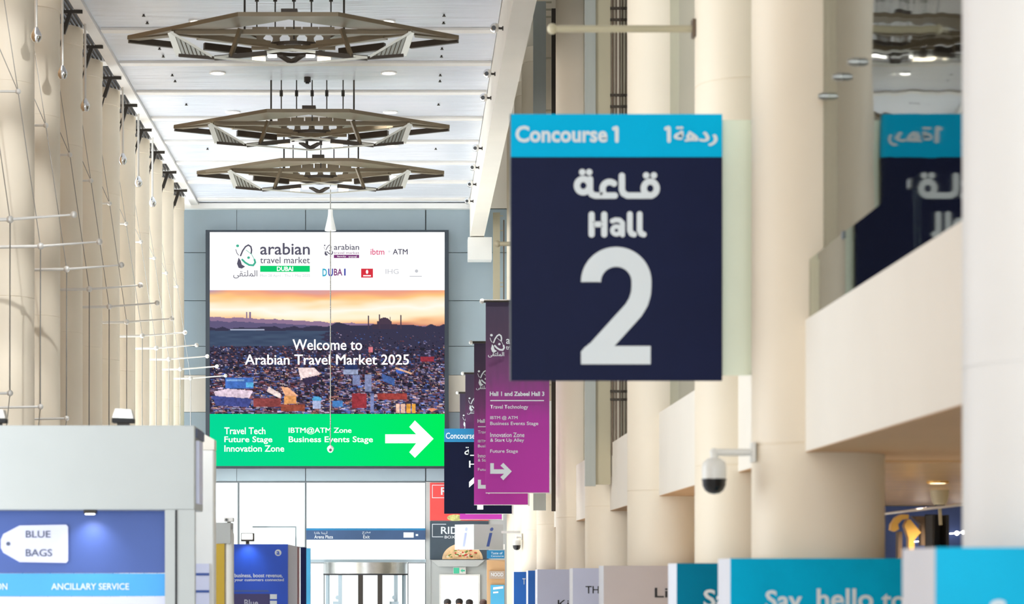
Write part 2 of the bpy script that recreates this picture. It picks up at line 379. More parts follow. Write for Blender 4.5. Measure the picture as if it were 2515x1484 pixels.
# mezzanine glazing and balustrade between the right-hand columns
GX = 3.056
n = 6
for a, b in zip(RC, RC[1:]):
    n += 1
    w = struct('window_%d' % n, MB().box(GX, GX + .05, a + .51, b - .51, EYE + 1.86, EYE + 1.90), M['steel'])
    build('pane', MB().box(GX, GX + .02, a + .505, b - .505, EYE + 1.90, EYE + 13.1), M['glaze'], w)
for y in (18.4 - .5, 17.2, 16.5):
    pass
for z_, y in ((3.47, 17.85), (3.49, 17.25), (3.47, 16.65)):
    solo('glass_fitting', MB().tube((GX - .05, y, EYE + z_), (GX - .001, y, EYE + z_), .028, 16).tube((GX - .07, y, EYE + z_), (GX - .05, y, EYE + z_), .02, 12), M['steel'],
         'small round steel fitting on the glass right of the camera column', 'fitting', 'steel fittings on the mezzanine glass', smooth=True)
r = thing('glass_balustrade', 'clear glass balustrade standing on the white mezzanine edge nearest the camera', 'balustrade', (2.955, 15, EYE + 1.86))
build('glass_panel', MB().box(2.95, 2.965, 12.0, 14.4, EYE + 1.862, EYE + 2.30).box(2.95, 2.965, 14.403, 16.6, EYE + 1.862, EYE + 2.30).box(2.95, 2.965, 16.603, 18.03, EYE + 1.862, EYE + 2.30), M['rail_glass'], r)
build('rail_clip', MB().box(2.94, 2.975, 16.58, 16.64, EYE + 2.26, EYE + 2.31).box(2.94, 2.975, 14.38, 14.44, EYE + 2.26, EYE + 2.31), M['greyjoint'], r)

# ------------------------------------------------------------------ ceiling lights, sprinklers, spotlights
first = None
dl = [(x, y) for y in (44.5, 49.1, 53.3, 57.5, 62.0) for x in (-3.86, -.42)]
for x, y in dl:
    la = bpy.data.lights.new('downlight_beam', 'SPOT'); lo = bpy.data.objects.new('downlight_beam', la); COL.objects.link(lo)
    la.energy = 4800 if x > -1 else (3800 if y > 52 else 2000); la.spot_size = .62; la.spot_blend = .5; la.shadow_soft_size = .12; la.color = (.96, .98, 1); lo.location = (x, y, CZ - .06)
    if first is None:
        first = thing('downlight', 'small round recessed downlight in the white panelled ceiling', 'ceiling light', (x, y, CZ), 'downlights in the nave ceiling')
        build('lens', MB().lathe((x, y, CZ - .02), [(.001, 0), (.13, 0), (.13, .015), (.001, .015)], 20), M['lampw'], first)
        build('ring', MB().lathe((x, y, CZ - .03), [(.135, .0), (.165, .0), (.165, .028), (.135, .028)], 20, True), M['white'], first)
    else: dup(first, (x, y, CZ))
first = None
for x in (-4.79, .62):
    for y in (44.0, 44.6, 46.8, 47.5, 49.3, 49.9, 52.4, 55.2, 57.9):
        if first is None:
            first = solo('sprinkler_head', MB().tube((x, y, CZ), (x, y, CZ - .03), .018, 10).lathe((x, y, CZ - .04), [(.001, 0), (.032, 0), (.032, .01), (.001, .01)], 12), M['dark'],
                         'tiny dark sprinkler head on the white panelled ceiling', 'sprinkler', 'sprinkler heads on the nave ceiling')
            zb = first.location.z
        else: dup(first, (x, y, zb))
for i, dx in enumerate((226, 207, 197, 176, 168, 161, 154)):
    y = 1.6 * F / dx; z = EYE + 9.45; x = 1.48
    if i == 0:
        f0 = thing('ball_spotlight', '', 'spotlight', (x, y, z), 'chrome spotlights along the bulkhead')
        build('globe', MB().ball((x, y, z), .085, 18), M['chrome'], f0, smooth=True)
        build('lens', MB().tube((x - .02, y - .088, z - .02), (x - .02, y - .07, z - .018), .04, 14), M['black'], f0)
        build('bracket', MB().tube((x + .08, y, z - .01), (1.629, y, z - .01), .02, 10).tube((1.61, y, z - .01), (1.629, y, z - .01), .04, 12), M['dark'], f0)
        c = f0
    else: c = dup(f0, (x, y, z))
    la = bpy.data.lights.new('ball_beam', 'SPOT'); lo = bpy.data.objects.new('ball_beam', la); COL.objects.link(lo)
    la.energy = 1900; la.spot_size = .45; la.spot_blend = .6; la.shadow_soft_size = .06; la.color = (1, .98, .94); lo.location = (x, y, z - .14)
    c['label'] = 'chrome ball spotlight on the bulkhead edge, %s from the top of the picture' % ORD[i] if i < 6 else 'chrome ball spotlight on the bulkhead edge, lowest and farthest of the row'

# ------------------------------------------------------------------ chandeliers
def Q(d, py, z):                               # point of the first star pendant: offset from its axis and picture height, at height z
    Y = z * F / (VY - py); return Vector((-1.97 + d * Y / F, Y, z + EYE))
CY = 41.4
ch = thing('star_chandelier', '', 'chandelier', (-1.97, CY, EYE + 8.5), 'star shaped chandeliers under the nave ceiling')
for s in (-1, 1):
    build('top_plate', MB().prism([Q(s * 407, 97, 9.0), Q(s * 123, 40, 9.0), Q(0, 40, 9.0), Q(0, 48, 9.0), Q(s * 60, 58, 9.0), Q(s * 150, 70, 9.0), Q(s * 295, 84, 9.0)], (0, 0, .07)), M['bronze'], ch)
    build('tip_rail', MB().bar(Q(s * 404, 98, 9.0), Q(s * 285, 112, 8.98), .07, .10).bar(Q(s * 222, 114, 8.98), Q(s * 108, 128, 8.95), .09, .12), M['bronze_dark'], ch)
    build('tip_plate', MB().prism([Q(s * 407, 97, 8.98), Q(s * 300, 86, 8.98), Q(s * 300, 92, 8.98), Q(s * 380, 100, 8.98)], (0, 0, .05)), M['bronze'], ch)
    build('inner_rail', MB().bar(Q(s * 295, 79, 8.97), Q(0, 121, 8.9), .07, .08).bar(Q(s * 230, 90, 8.95), Q(s * 60, 108, 8.95), .16, .08), M['bronze'], ch)
    lp = build('louver_panel', MB(), M['fin'], ch) if False else None
    A, B, D = Q(s * 296, 79, 8.95), Q(s * 276, 136, 8.58), Q(s * 188, 143, 8.52)
    mb = MB()
    for k in range(9):
        t0, t1 = k / 9, (k + .72) / 9
        q = [A.lerp(D, t0), A.lerp(D, t1), B.lerp(D, t1), B.lerp(D, t0)]
        mb.prism(q, (0, .03, 0))
    lp = build('louver_panel', mb, M['fin'], ch)
    build('louver_backing', MB().prism([A + Vector((0, .05, 0)), D + Vector((0, .05, 0)), B + Vector((0, .05, 0))], (0, .02, 0)), M['bronze'], lp)
    build('louver_edge', MB().bar(A, B, .10, .04, up=(0, 1, 0)).bar(A, D, .04, .04), M['bronze_pale'], lp)
    build('lower_rail', MB().bar(B, D, .05, .05).bar(D, Q(s * 60, 131, 8.62), .06, .08), M['bronze_dark'], ch)
    build('lower_edge', MB().bar(D + Vector((0, -.05, 0)), Q(0, 122, 8.72), .03, .035).bar(D + Vector((0, -.05, 0)), Q(0, 158, 8.45), .03, .03), M['bronze_pale'], ch)
    build('strut', MB().bar(Q(s * 124, 70, 9.0), Q(s * 148, 138, 8.56), .06, .06), M['bronze'], ch)
    build('lamp_panel', MB().prism([Q(s * 64, 144, 8.54), Q(s * 96, 145, 8.53), Q(s * 96, 150, 8.51), Q(s * 64, 151, 8.50)], (0, 0, .03)), M['lamp'], ch)
    build('lamp_panel', MB().prism([Q(s * 36, 138, 8.58), Q(s * 58, 139, 8.57), Q(s * 56, 142, 8.55), Q(s * 36, 142, 8.55)], (0, 0, .03)), M['lampw'], ch)
    build('bottom_plate', MB().prism([Q(s * 34, 139, 8.56), Q(s * 20, 139, 8.56), Q(0, 149, 8.5), Q(0, 157, 8.46), Q(s * 8, 156, 8.47)], (0, 0, .03)), M['bronze_dark'], ch)
    build('inner_panel', MB().prism([Q(s * 250, 92, 9.05), Q(s * 110, 84, 9.05), Q(s * 70, 104, 9.05), Q(s * 85, 118, 9.05), Q(s * 120, 108, 9.05)], (0, 0, .04)), M['bronze'], ch)
build('cross_rail', MB().bar(Q(-296, 79, 8.98), Q(296, 79, 8.98), .10, .08), M['bronze'], ch)
for d in (-82, -42, 0, 42, 82):
    Yd = 41.75 - abs(d) * .004
    def q(a, py): return P(720.5 + d + a, py, Yd)
    build('drum_plate', MB().prism([q(-19, 66), q(19, 66), q(19, 80), q(8, 92), q(9, 100), q(21, 112), q(21, 122), q(-21, 122), q(-21, 112), q(-9, 100), q(-8, 92), q(-19, 80)], (0, .04, 0)), M['bronze'], ch)
build('drum_ring', MB().lathe((-1.97, 41.9, EYE + 8.93), [(.48, 0), (.52, 0), (.52, .06), (.48, .06)], 40, True), M['bronze_dark'], ch)
build('hub', MB().prism([Q(-20, 36, 9.1), Q(20, 36, 9.1), Q(20, 44, 9.1), Q(-20, 44, 9.1)], (0, 0, .1)), M['bronze_dark'], ch)
for i, d in enumerate((-121, -91, -46, 0, 43, 91, 123)):
    x = -1.97 + d * 41.6 / F; out = i in (0, 6)
    hw = build('hanging_wire', MB().tube((x, 41.6, EYE + 9.06), (x, 41.6, CZ - .001), .018 if out else .012, 8), M['dark'], ch)
    if not out: build('turnbuckle', MB().tube((x, 41.6, EYE + 9.70), (x, 41.6, EYE + 9.82), .035, 10), M['dark'], hw)
    else: build('clamp', MB().tube((x, 41.6, EYE + 9.07), (x, 41.6, EYE + 9.22), .03, 10), M['dark'], hw)
ch['label'] = 'star shaped bronze chandelier nearest the camera, at the top of the picture'
dup(ch, (-1.99, 49.7, EYE + 8.5), 'star shaped bronze chandelier, middle of the three')
dup(ch, (-2.02, 55.4, EYE + 8.5), 'star shaped bronze chandelier, lowest and farthest of the three')
for px, y in ((775, 47.9), (772, 56.5)):
    pass
so = thing('ceiling_sensor', 'small dark sensor on the ceiling between first and second chandelier', 'sensor', P(755, 190, 49.6))
so.location.z = CZ
ORG[so.name] = so.location.copy()
build('body', MB().tube(so.location, so.location - Vector((0, 0, .1)), .07, 14), M['dark'], so)
build('lens', MB().tube(so.location - Vector((0, 0, .1)), so.location - Vector((0, 0, .13)), .04, 12), M['black'], so)

# ------------------------------------------------------------------ left facade: cable trusses, brackets, grilles, hanging balls
def cable_truss(y, label, root=None):
    if root is not None: return dup(root, (-6.57, y, 0), label)
    t = thing('cable_truss', label, 'cable truss', (-6.57, y, 0), 'cable trusses of the left facade')
    p = lambda x, z: Vector((x, y, EYE + z))
    lo = build('long_strut', MB().tube(p(-8.9, 5.02), p(-5.77, 5.08), .026, 10).tube(p(-5.77, 5.08), p(-4.85, 5.15), .022, 10, .014), M['rod'], t)
    build('end_ball', MB().ball(p(-4.85, 5.15), .05), M['rod'], lo); build('node', MB().ball(p(-5.77, 5.08), .055), M['rod'], lo)
    us = build('upper_strut', MB().tube(p(-8.9, 7.5), p(-6.12, 7.5), .02, 10), M['rod'], t); build('node', MB().ball(p(-6.12, 7.5), .045), M['rod'], us)
    ls = build('lower_strut', MB().tube(p(-8.9, 2.5), p(-5.77, 2.57), .02, 10), M['rod'], t); build('node', MB().ball(p(-5.77, 2.57), .045), M['rod'], ls)
    build('cable', MB().path([p(-7.2, 10.0), p(-6.12, 7.5), p(-5.77, 5.08), p(-5.77, 2.57), p(-6.3, -2.4)], .007, 6), M['cable'], t)
    build('tie_rod', MB().path([p(-5.77, 5.08), p(-5.775, 2.57)], .010, 6), M['cable'], t)
    build('stay', MB().path([p(-8.9, 7.4), p(-6.12, 7.5), p(-6.5, 10.0)], .006, 6), M['cable'], t)
    return t
ct = None
for i in range(-2, 9):
    y = 41.1 + 2.91 * i
    lab = 'white cable truss with ball ended rod, %s from the left edge of the picture' % ORD[i + 2]
    c = cable_truss(y, lab, ct); ct = ct or c
gr = br = None
for i in range(0, 8):
    y = 43.91 + 2.91 * i
    lab = 'dark slatted ceiling grille above the left columns, %s from the front' % ORD[i]
    if gr is None:
        gr = thing('ceiling_grille', lab, 'grille', (-6.6, y, CZ), 'ceiling grilles above the left columns')
        for yy in (y - 1.27, y, y + 1.27): build('frame_bar', MB().box(-7.25, -5.95, yy - .03, yy + .03, CZ, CZ + .08), M['white'], gr)
        mb = MB()
        for k in range(18): mb.box(-7.2 + k * .07, -7.17 + k * .07, y - 1.24, y + 1.24, CZ + .02, CZ + .10)
        build('slats', mb, M['dark'], gr)
    else: dup(gr, (-6.6, y, CZ), lab)
    lab = 'dark t shaped bracket under the ceiling grille, %s from the front' % ORD[i]
    yb = y - .6
    if br is None:
        br = thing('ceiling_bracket', lab, 'bracket', (-6.0, yb, CZ), 'brackets under the ceiling grilles')
        build('crossbar', MB().box(-6.2, -5.8, yb - .03, yb + .03, CZ - .14, CZ - .085), M['dark'], br)
        build('strut', MB().bar((-6.02, yb, CZ - .14), (-6.14, yb, CZ - .5), .07, .07), M['dark'], br)
        build('cable', MB().tube((-6.14, yb, CZ - .5), (-6.62, yb - .9, CZ - 2.9), .014, 6), M['dark'], br)
    else: dup(br, (-6.0, yb, CZ), lab)
bl = None
for i, k in enumerate((0, 1, 2, 4, 5, 6)):
    y = 38.6 + 2.91 * k
    lab = 'hanging rod with silver ball end before the left columns, %s from the left edge' % ORD[i]
    if bl is None:
        bl = thing('ball_pendant', lab, 'pendant', (-5.9, y, EYE + 8.45), 'ball pendants before the left columns')
        build('globe', MB().lathe((-5.9, y, EYE + 8.45), [(.002, -.1), (.05, -.09), (.085, -.03), (.085, .03), (.05, .10), (.03, .14)], 16), M['chrome'], bl, smooth=True)
        build('rod', MB().tube((-5.9, y, EYE + 8.58), (-5.9, y, CZ - .08), .022, 8), M['rod'], bl)
    else: dup(bl, (-5.9, y, EYE + 8.45), lab)

# ------------------------------------------------------------------ LED screen
SY = 66.25
sc = thing('led_screen', 'giant lit event screen with green arrow band on the grey end wall', 'screen', P(803, 1150, SY))
build('housing', MB().pbox(505, 565, 1102, 1150, SY + .06, .35), M['slot'], sc)
build('bezel', MB().pbox(505, 565, 515, 1150, SY - .03, .09).pbox(1092, 565, 1102, 1150, SY - .03, .09).pbox(515, 565, 1092, 570, SY - .03, .09).pbox(515, 1145, 1092, 1150, SY - .03, .09), mat('dark bezel', C(44, 54, 64), .5), sc)
build('header_band', MB().pbox(515, 570, 1092, 713, SY, .05), M['scr_white'], sc)
gb = build('arrow_band', MB().pbox(515, 1017, 1092, 1145, SY, .05), ramp_mat('green band', [(0, C(6, 214, 150)), (1, C(0, 236, 92))], 0, -3.2, 3.2, emission=.66), sc)

# the picture on the screen: a dusk city, drawn as coloured faces
x0, x1, y0, y1 = 515, 1092, 713, 1017
nx, ny = 385, 203
gx, gy = np.meshgrid(np.linspace(x0, x1, nx), np.linspace(y0, y1, ny))
img = np.zeros((ny, nx, 3)); rng = np.random.RandomState(7)
def smooth_noise(sx, sy, seed):
    r = np.random.RandomState(seed).rand(int((y1 - y0) / sy) + 3, int((x1 - x0) / sx) + 3)
    u = (gx - x0) / sx; v = (gy - y0) / sy; i = u.astype(int); j = v.astype(int); a = u - i; b = v - j
    a = a * a * (3 - 2 * a); b = b * b * (3 - 2 * b)
    return r[j, i] * (1 - a) * (1 - b) + r[j, i + 1] * a * (1 - b) + r[j + 1, i] * (1 - a) * b + r[j + 1, i + 1] * a * b
def ramp(t, stops):
    return np.stack([np.interp(t, [s[0] for s in stops], [s[1][c] for s in stops]) for c in range(3)], -1)
cl = smooth_noise(90, 14, 1) * 14 + smooth_noise(40, 9, 2) * 8 - 10
t = gy + cl + np.abs(gx - 780) * .05
img[:] = ramp(t, [(713, (214, 160, 160)), (722, (236, 160, 130)), (740, (250, 196, 130)), (752, (252, 226, 186)), (770, (255, 246, 232)), (785, (254, 236, 200)), (800, (246, 190, 140)), (812, (200, 130, 110))])
ul = np.clip((560 - gx) / 60, 0, 1) * np.clip((726 - gy) / 12, 0, 1); img = img * (1 - ul[..., None]) + np.array((160, 145, 190)) * ul[..., None]
hz = 776 + (gx - 515) * .045 + smooth_noise(10, 300, 3) * 4                      # far shore
m_ = (gy > hz); img[m_] = (142, 116, 146)
m_ = (gy > hz + 10) & (gx < 780); img[m_] = (96, 88, 122)
def rect(a, b, c, d, col): img[(gx >= a) & (gx <= c) & (gy >= b) & (gy <= d)] = col
for a in (604, 612.5): rect(a, 767, a + 4, 782, (130, 110, 140))
tl = 798 + smooth_noise(16, 300, 5) * 9 - 5 * np.exp(-((gx - 830) / 16) ** 2) * 2 + np.clip((gx - 780) / 60, 0, 1) * -2
land = gy > tl + np.where(gx < 760, 2, 0); img[land] = (58, 56, 78)
sn = smooth_noise(30, 5, 8); sea = (gy > 811 + 3 * sn) & (gy < 848 + 5 * sn) & (gx < 770 + 60 * sn); img[sea] = (np.array((58, 70, 96)) + sn[..., None] * np.array((14, 18, 16)))[sea]
img[(gy > 808) & (gy < 812) & (gx < 650) & (gx > 565)] = (170, 178, 200)
# domed building with minarets on the ridge
img[((gx - 944) / 14) ** 2 + ((gy - 791) / 11) ** 2 < 1] = (74, 60, 76)
rect(926, 789, 962, 806, (74, 60, 76)); rect(914, 796, 975, 808, (66, 56, 74))
for a, b in ((903.5, 775), (931, 772), (957, 778), (983, 774)): rect(a, b, a + 2.6, 808, (74, 60, 76))
deep = np.clip((gy - 845) / 60, 0, 1) * (gy > 840)
img = img * (1 - .6 * deep[..., None]) + np.array((48, 42, 60)) * .6 * deep[..., None]
pal = [(66, 78, 128), (52, 46, 66), (84, 68, 88), (104, 62, 70), (150, 134, 156), (48, 44, 62), (70, 92, 146), (80, 54, 66), (116, 108, 140), (60, 60, 92), (44, 42, 60), (98, 80, 98), (124, 84, 80)]
for k in range(5200):
    yy = 814 + 203 * (k / 5200) ** .85; xx = 515 + 577 * rng.rand()
    if yy < 850 and (xx < 800 or rng.rand() < .5): continue
    sz = 1.2 + (yy - 812) / 205 * 6.5; w_ = sz * (.6 + 1.5 * rng.rand()); h_ = sz * (.5 + .8 * rng.rand()); c = np.array(pal[rng.randint(len(pal))], float)
    rect(xx, yy, xx + w_, yy + h_, c * (.55 + .35 * rng.rand()))                     # wall
    rect(xx - .3, yy - h_ * .35, xx + w_ * (.8 + .4 * rng.rand()), yy, np.minimum(255, c * (.95 + .5 * rng.rand())))      # roof
    if sz > 4:
        for q in range(int(w_ / 2.4)):
            if rng.rand() < .55: rect(xx + 1 + q * 2.4, yy + h_ * .35, xx + 2.2 + q * 2.4, yy + h_ * .6, [(226, 206, 190), (40, 36, 50), (236, 190, 130)][rng.randint(3)])
for k in range(420):
    yy = 852 + 160 * rng.rand(); xx = 515 + 577 * rng.rand(); s_ = .8 + (yy - 850) / 70
    rect(xx, yy, xx + s_ * (1.2 + 3 * rng.rand()), yy + .7 + .4 * rng.rand(), [(214, 200, 210), (222, 176, 140), (180, 188, 216)][rng.randint(3)])
for k in range(60):
    yy = 856 + 150 * rng.rand(); xx = 515 + 577 * rng.rand(); img[((gx - xx) / (3 + 5 * rng.rand())) ** 2 + ((gy - yy) / (2 + 3 * rng.rand())) ** 2 < 1] = (40, 40, 52)
def quad(pts, col):
    m = np.ones_like(gx, bool); n_ = len(pts)
    for (ax, ay), (bx, by) in zip(pts, pts[1:] + pts[:1]): m &= ((bx - ax) * (gy - ay) - (by - ay) * (gx - ax)) >= 0
    img[m] = col
quad([(525, 962), (560, 955), (622, 960), (612, 978), (530, 974)], (226, 204, 220)); quad([(520, 972), (618, 980), (612, 1000), (530, 996)], (70, 78, 140))
rect(553, 928, 622, 954, (70, 110, 186)); rect(556, 932, 600, 936, (130, 170, 220)); rect(604, 940, 622, 952, (92, 170, 216))
quad([(732, 904), (772, 903), (792, 925), (760, 930), (740, 938), (736, 922)], (240, 216, 214)); quad([(742, 930), (780, 922), (778, 940), (750, 946)], (60, 50, 76))
quad([(660, 950), (690, 968), (690, 980), (655, 962)], (236, 214, 210)); quad([(690, 950), (708, 952), (732, 972), (700, 972)], (234, 172, 132))
rect(697, 972, 728, 992, (214, 150, 92)); rect(622, 978, 690, 1000, (140, 70, 70)); rect(690, 993, 748, 1010, (150, 78, 62))
img[((gx - 778) / 11) ** 2 + ((gy - 981) / 7) ** 2 < 1] = (84, 164, 210); rect(768, 984, 788, 1004, (170, 180, 214))
rect(896, 920, 912, 962, (132, 140, 178)); rect(866, 922, 884, 946, (124, 134, 174)); rect(843, 908, 880, 920, (150, 160, 190)); rect(846, 896, 878, 908, (44, 56, 96))
rect(864, 966, 900, 1002, (152, 56, 64)); rect(928, 966, 1000, 982, (156, 66, 62)); quad([(938, 918), (970, 930), (970, 948), (940, 936)], (72, 100, 160))
img[((gx - 984) / 12) ** 2 + ((gy - 911) / 7) ** 2 < 1] = (66, 100, 186); quad([(972, 902), (1012, 916), (1010, 920), (970, 906)], (226, 180, 150))
rect(816, 984, 842, 1000, (74, 128, 190)); rect(910, 966, 919, 1012, (120, 130, 176))
for k in range(4): rect(972 + k * 13, 992, 982 + k * 13, 1014, [(232, 190, 170), (224, 160, 70)][k > 1])
quad([(1036, 994), (1064, 1002), (1090, 998), (1060, 1012)], (222, 140, 110)); rect(1032, 876, 1066, 888, (150, 54, 66)); rect(905, 852, 915, 866, (210, 120, 130))
tex = .8 + .4 * (.5 * smooth_noise(3, 2.5, 11) + .5 * smooth_noise(7, 6, 12)); img = np.where((gy > 850)[..., None], img * tex[..., None], img)
arr = np.clip(img, 0, 255) / 255; arr = np.where(arr <= .04045, arr / 12.92, ((arr + .055) / 1.055) ** 2.4)
org = ORG[sc.name]
vs = np.stack([(gx - VX) * SY / F - org.x, np.full_like(gx, SY - org.y), EYE + (VY - gy) * SY / F - org.z], -1).reshape(-1, 3)
idx = np.arange(nx * ny).reshape(ny, nx)
fs = np.stack([idx[:-1, :-1], idx[1:, :-1], idx[1:, 1:], idx[:-1, 1:]], -1).reshape(-1, 4)
me = bpy.data.meshes.new('screen_picture'); me.from_pydata(vs.tolist(), [], fs.tolist()); me.update()
ca = me.color_attributes.new('city', 'FLOAT_COLOR', 'POINT'); ca.data.foreach_set('color', np.concatenate([arr.reshape(-1, 3), np.ones((nx * ny, 1))], 1).astype(np.float32).ravel())
m = emit('screen city', (1, 1, 1, 1), .68); nt = m.node_tree; at = nt.nodes.new('ShaderNodeAttribute'); at.attribute_name = 'city'
nt.links.new(at.outputs['Color'], nt.nodes['Emission'].inputs[0]); me.materials.append(m)
po = bpy.data.objects.new('screen_picture', me); COL.objects.link(po); po.parent = sc; ORG[po.name] = org

L = lambda *a, **k: text(sc, *a, **k)
LY = SY - .01
L('Welcome to', 719, 834, 889, 860, LY, M['scr_white'], .014)
L('Arabian Travel Market 2025', 602, 871, 1004, 896, LY, M['scr_white'], .014)
L('Travel Tech', 551, 1050, 652, 1067, LY, M['scr_white'], .016); L('Future Stage', 551, 1072, 669, 1091, LY, M['scr_white'], .016); L('Innovation Zone', 551, 1094, 698, 1110, LY, M['scr_white'], .016)
L('IBTM@ATM Zone', 709, 1050, 863, 1067, LY, M['scr_white'], .016); L('Business Events Stage', 709, 1072, 916, 1091, LY, M['scr_white'], .016)
build('arrow', MB().poly([(946, 1067), (1022, 1067), (1005, 1049), (1019, 1033), (1065, 1078), (1019, 1125), (1005, 1111), (1022, 1089), (946, 1089)], LY - .004), M['scr_white'], sc)
L('arabian', 639, 597, 761, 626, LY, M['scr_ink'], .012); L('travel market', 639, 631, 761, 647, LY, M['scr_ink'], .004)
build('city_strip', MB().poly([(639, 653), (761, 653), (761, 668), (639, 668)], LY), M['scr_green'], sc)
L('DUBAI', 680, 655, 720, 666, LY - .004, M['scr_white'], .03); L('Mon 28 April - Thu 1 May 2025', 639, 674, 761, 682, LY, M['scr_pale'])
MULT = '\uFEF0\uFED8\uFE98\uFEE0\uFEE4\uFEDF\uFE8D'
L(MULT, 573, 664, 632, 684, LY, M['scr_ink'])
def atm_logo(parent, f, w, Y, m1, m2):           # the swirl emblem; f maps its own pixel frame to the picture
    g = lambda pts: [f(*p) for p in pts]
    build('emblem_swirl', MB().stroke(g([(591, 628), (596, 616), (603, 606), (610, 602), (616, 606), (618, 614), (617, 622)]), 3.6 * w, Y)
          .poly(g([(586, 633), (591, 640), (594, 650), (602, 655), (594, 660), (586, 658), (582, 648)]), Y).stroke(g([(579, 613), (582, 622), (586, 627)]), 1.6 * w, Y), m1, parent)
    build('emblem_ring', MB().stroke(g([(595, 638), (602, 645), (612, 651), (622, 652), (627, 645), (625, 638)]), 4.6 * w, Y - .002).stroke(g([(625, 638), (618, 625), (604, 614)]), 1.2 * w, Y - .002), m2, parent)
    for a in ((583.5, 604, 6.5), (610.5, 633, 6)): build('emblem_dot', MB().stroke(g([(a[0] - .4, a[1]), (a[0] + .4, a[1])]), a[2] * w, Y - .002), m2, parent)
atm_logo(sc, lambda x, y: (x, y), 1, LY, M['scr_ink'], M['scr_mint'])
atm_logo(sc, lambda x, y: (796 + (x - 580) * .45, 602 + (y - 602) * .45), .5, LY, M['scr_ink'], M['scr_ink'])
L('arabian', 820, 600, 882, 614, LY, M['scr_ink'], .008); L('travel market', 820, 618, 882, 624, LY, M['scr_plum'])
build('city_strip', MB().poly([(820, 626), (882, 626), (882, 634), (820, 634)], LY), M['scr_plum'], sc); L('family', 828, 628, 850, 633, LY - .004, M['scr_white']); L('travel', 856, 628, 876, 633, LY - .004, M['scr_white'])
L('ibtm', 910, 611, 944, 626, LY, M['scr_pink'], .01); L('+', 953, 615, 959, 621, LY, M['scr_pale']); L('ATM', 965, 612, 1001, 625, LY, M['scr_ink'], .015)
L('D', 792, 660, 803, 679, LY, M['scr_cyan'], .03); L('U', 806, 660, 818, 679, LY, M['scr_blue'], .03); L('BA', 820, 660, 841, 677, LY, M['scr_plum'], .02); L('I', 845, 660, 849, 677, LY, M['scr_blue'], .02)
build('crest', MB().poly([(887, 660), (916, 660), (916, 682), (887, 682)], LY), M['scr_red'], sc)
build('crest_mark', MB().disc(901.5, 668, 3, 5, LY - .004).poly([(892, 676), (911, 676), (911, 679), (892, 679)], LY - .004), M['scr_white'], sc)
L('IHG', 947, 661, 979, 673, LY, M['scr_pale']); build('hotel_mark', MB().disc(1023, 666, 4, 4, LY).poly([(1006, 678), (1036, 678), (1036, 680), (1006, 680)], LY), M['scr_pale'], sc)

# pendant camera on its long pole in front of the screen
cx, cyy = -1.95, 60.2
pc = thing('pole_camera', 'white bell and long thin pole with a ball camera, hanging before the screen', 'camera', (cx, cyy, Z_(1112, cyy)))
build('wire', MB().tube((cx, cyy, Z_(516, cyy)), (cx, cyy, CZ), .012, 8), M['cable'], pc)
build('bell', MB().lathe((cx, cyy, Z_(567, cyy)), [(.001, 0), (.14, 0), (.13, .06), (.085, .26), (.06, .38), (.055, .52), (.001, .53)], 20), M['white'], pc, smooth=True)
build('pole', MB().tube((cx, cyy, Z_(567, cyy)), (cx, cyy, Z_(1096, cyy)), .013, 8), M['cable'], pc)
bc = build('camera_head', MB().lathe((cx, cyy, Z_(1112, cyy)), [(.03, 0), (.075, .05), (.085, .11), (.06, .15), (.02, .18)], 16), M['white'], pc, smooth=True)
build('lens', MB().tube((cx, cyy - .085, Z_(1106, cyy)), (cx, cyy - .06, Z_(1106, cyy)), .035, 12), M['black'], bc)

# ------------------------------------------------------------------ hall signs
QAA = '\uFE94\u0640\uFECB\uFE8E\u0640\uFED7'; RAD = '\uFE94\uFEEB\uFEA9\uFEAD'
HY = 19.0
hs = thing('hall_sign', 'large navy and cyan projecting sign for Hall 2, nearest sign to the camera', 'sign', P(1515, 935, HY))
build('panel', MB().pbox(1255, 386, 1774, 935, HY, .05), M['navy'], hs, bevel=.004)
build('header', MB().pbox(1255, 280, 1774, 386, HY, .05), M['cyan'], hs, bevel=.004)
T = HY - .004
text(hs, 'Concourse', 1266, 309, 1492, 350, T, M['letter'], .03)
for x in (1515, 1643): build('lettering', MB().stroke([(x - 7, 316), (x - 1, 314), (x, 316), (x, 346)], 9.5, T), M['letter'], hs)
text(hs, RAD, 1657, 312, 1760, 358, T, M['letter'], .035)
mb = MB()
mb.stroke(arc(1432.5, 456, 15.5, 16.5, 20, 340), 15.5, T).stroke([(1449, 440), (1449, 468), (1453, 477), (1462, 480.5), (1510, 480.5)], 15.5, T)
mb.stroke(arc(1497, 464, 17, 17, 185, 310), 15.5, T).stroke([(1480, 463), (1481, 474), (1486, 480)], 15.5, T)
mb.stroke([(1527.5, 432), (1527.5, 466), (1531, 475), (1541, 480.5), (1600, 480.5)], 15.5, T).stroke(arc(1597, 463, 16, 17, 0, 360, 24), 15.5, T)
for x, y in ((1430, 423), (1447, 423), (1587, 431), (1606, 431)): mb.disc(x, y, 8, 8, T)
build('lettering', mb, M['letter'], hs)
mb = MB()
mb.stroke([(1453, 527), (1453, 576)], 15, T).stroke([(1484, 527), (1484, 576)], 15, T).stroke([(1453, 551), (1484, 551)], 14, T)
mb.stroke([(1504, 543), (1512, 540), (1522, 541), (1529, 548), (1529, 577)], 12, T).stroke(arc(1514, 566, 10, 9.5, 0, 360, 20), 11, T).stroke([(1516, 556), (1529, 556)], 8, T)
for x in (1547, 1571): mb.stroke([(x, 526), (x, 566), (x + 4, 574), (x + 10, 576)], 14, T)
build('lettering', mb, M['letter'], hs)
two = arc(1513.5, 692, 62, 61, 180, 360, 28) + [(1575.5, 705)] + [(1574, 722), (1568, 742), (1556, 762)] + [(1460, 868)]
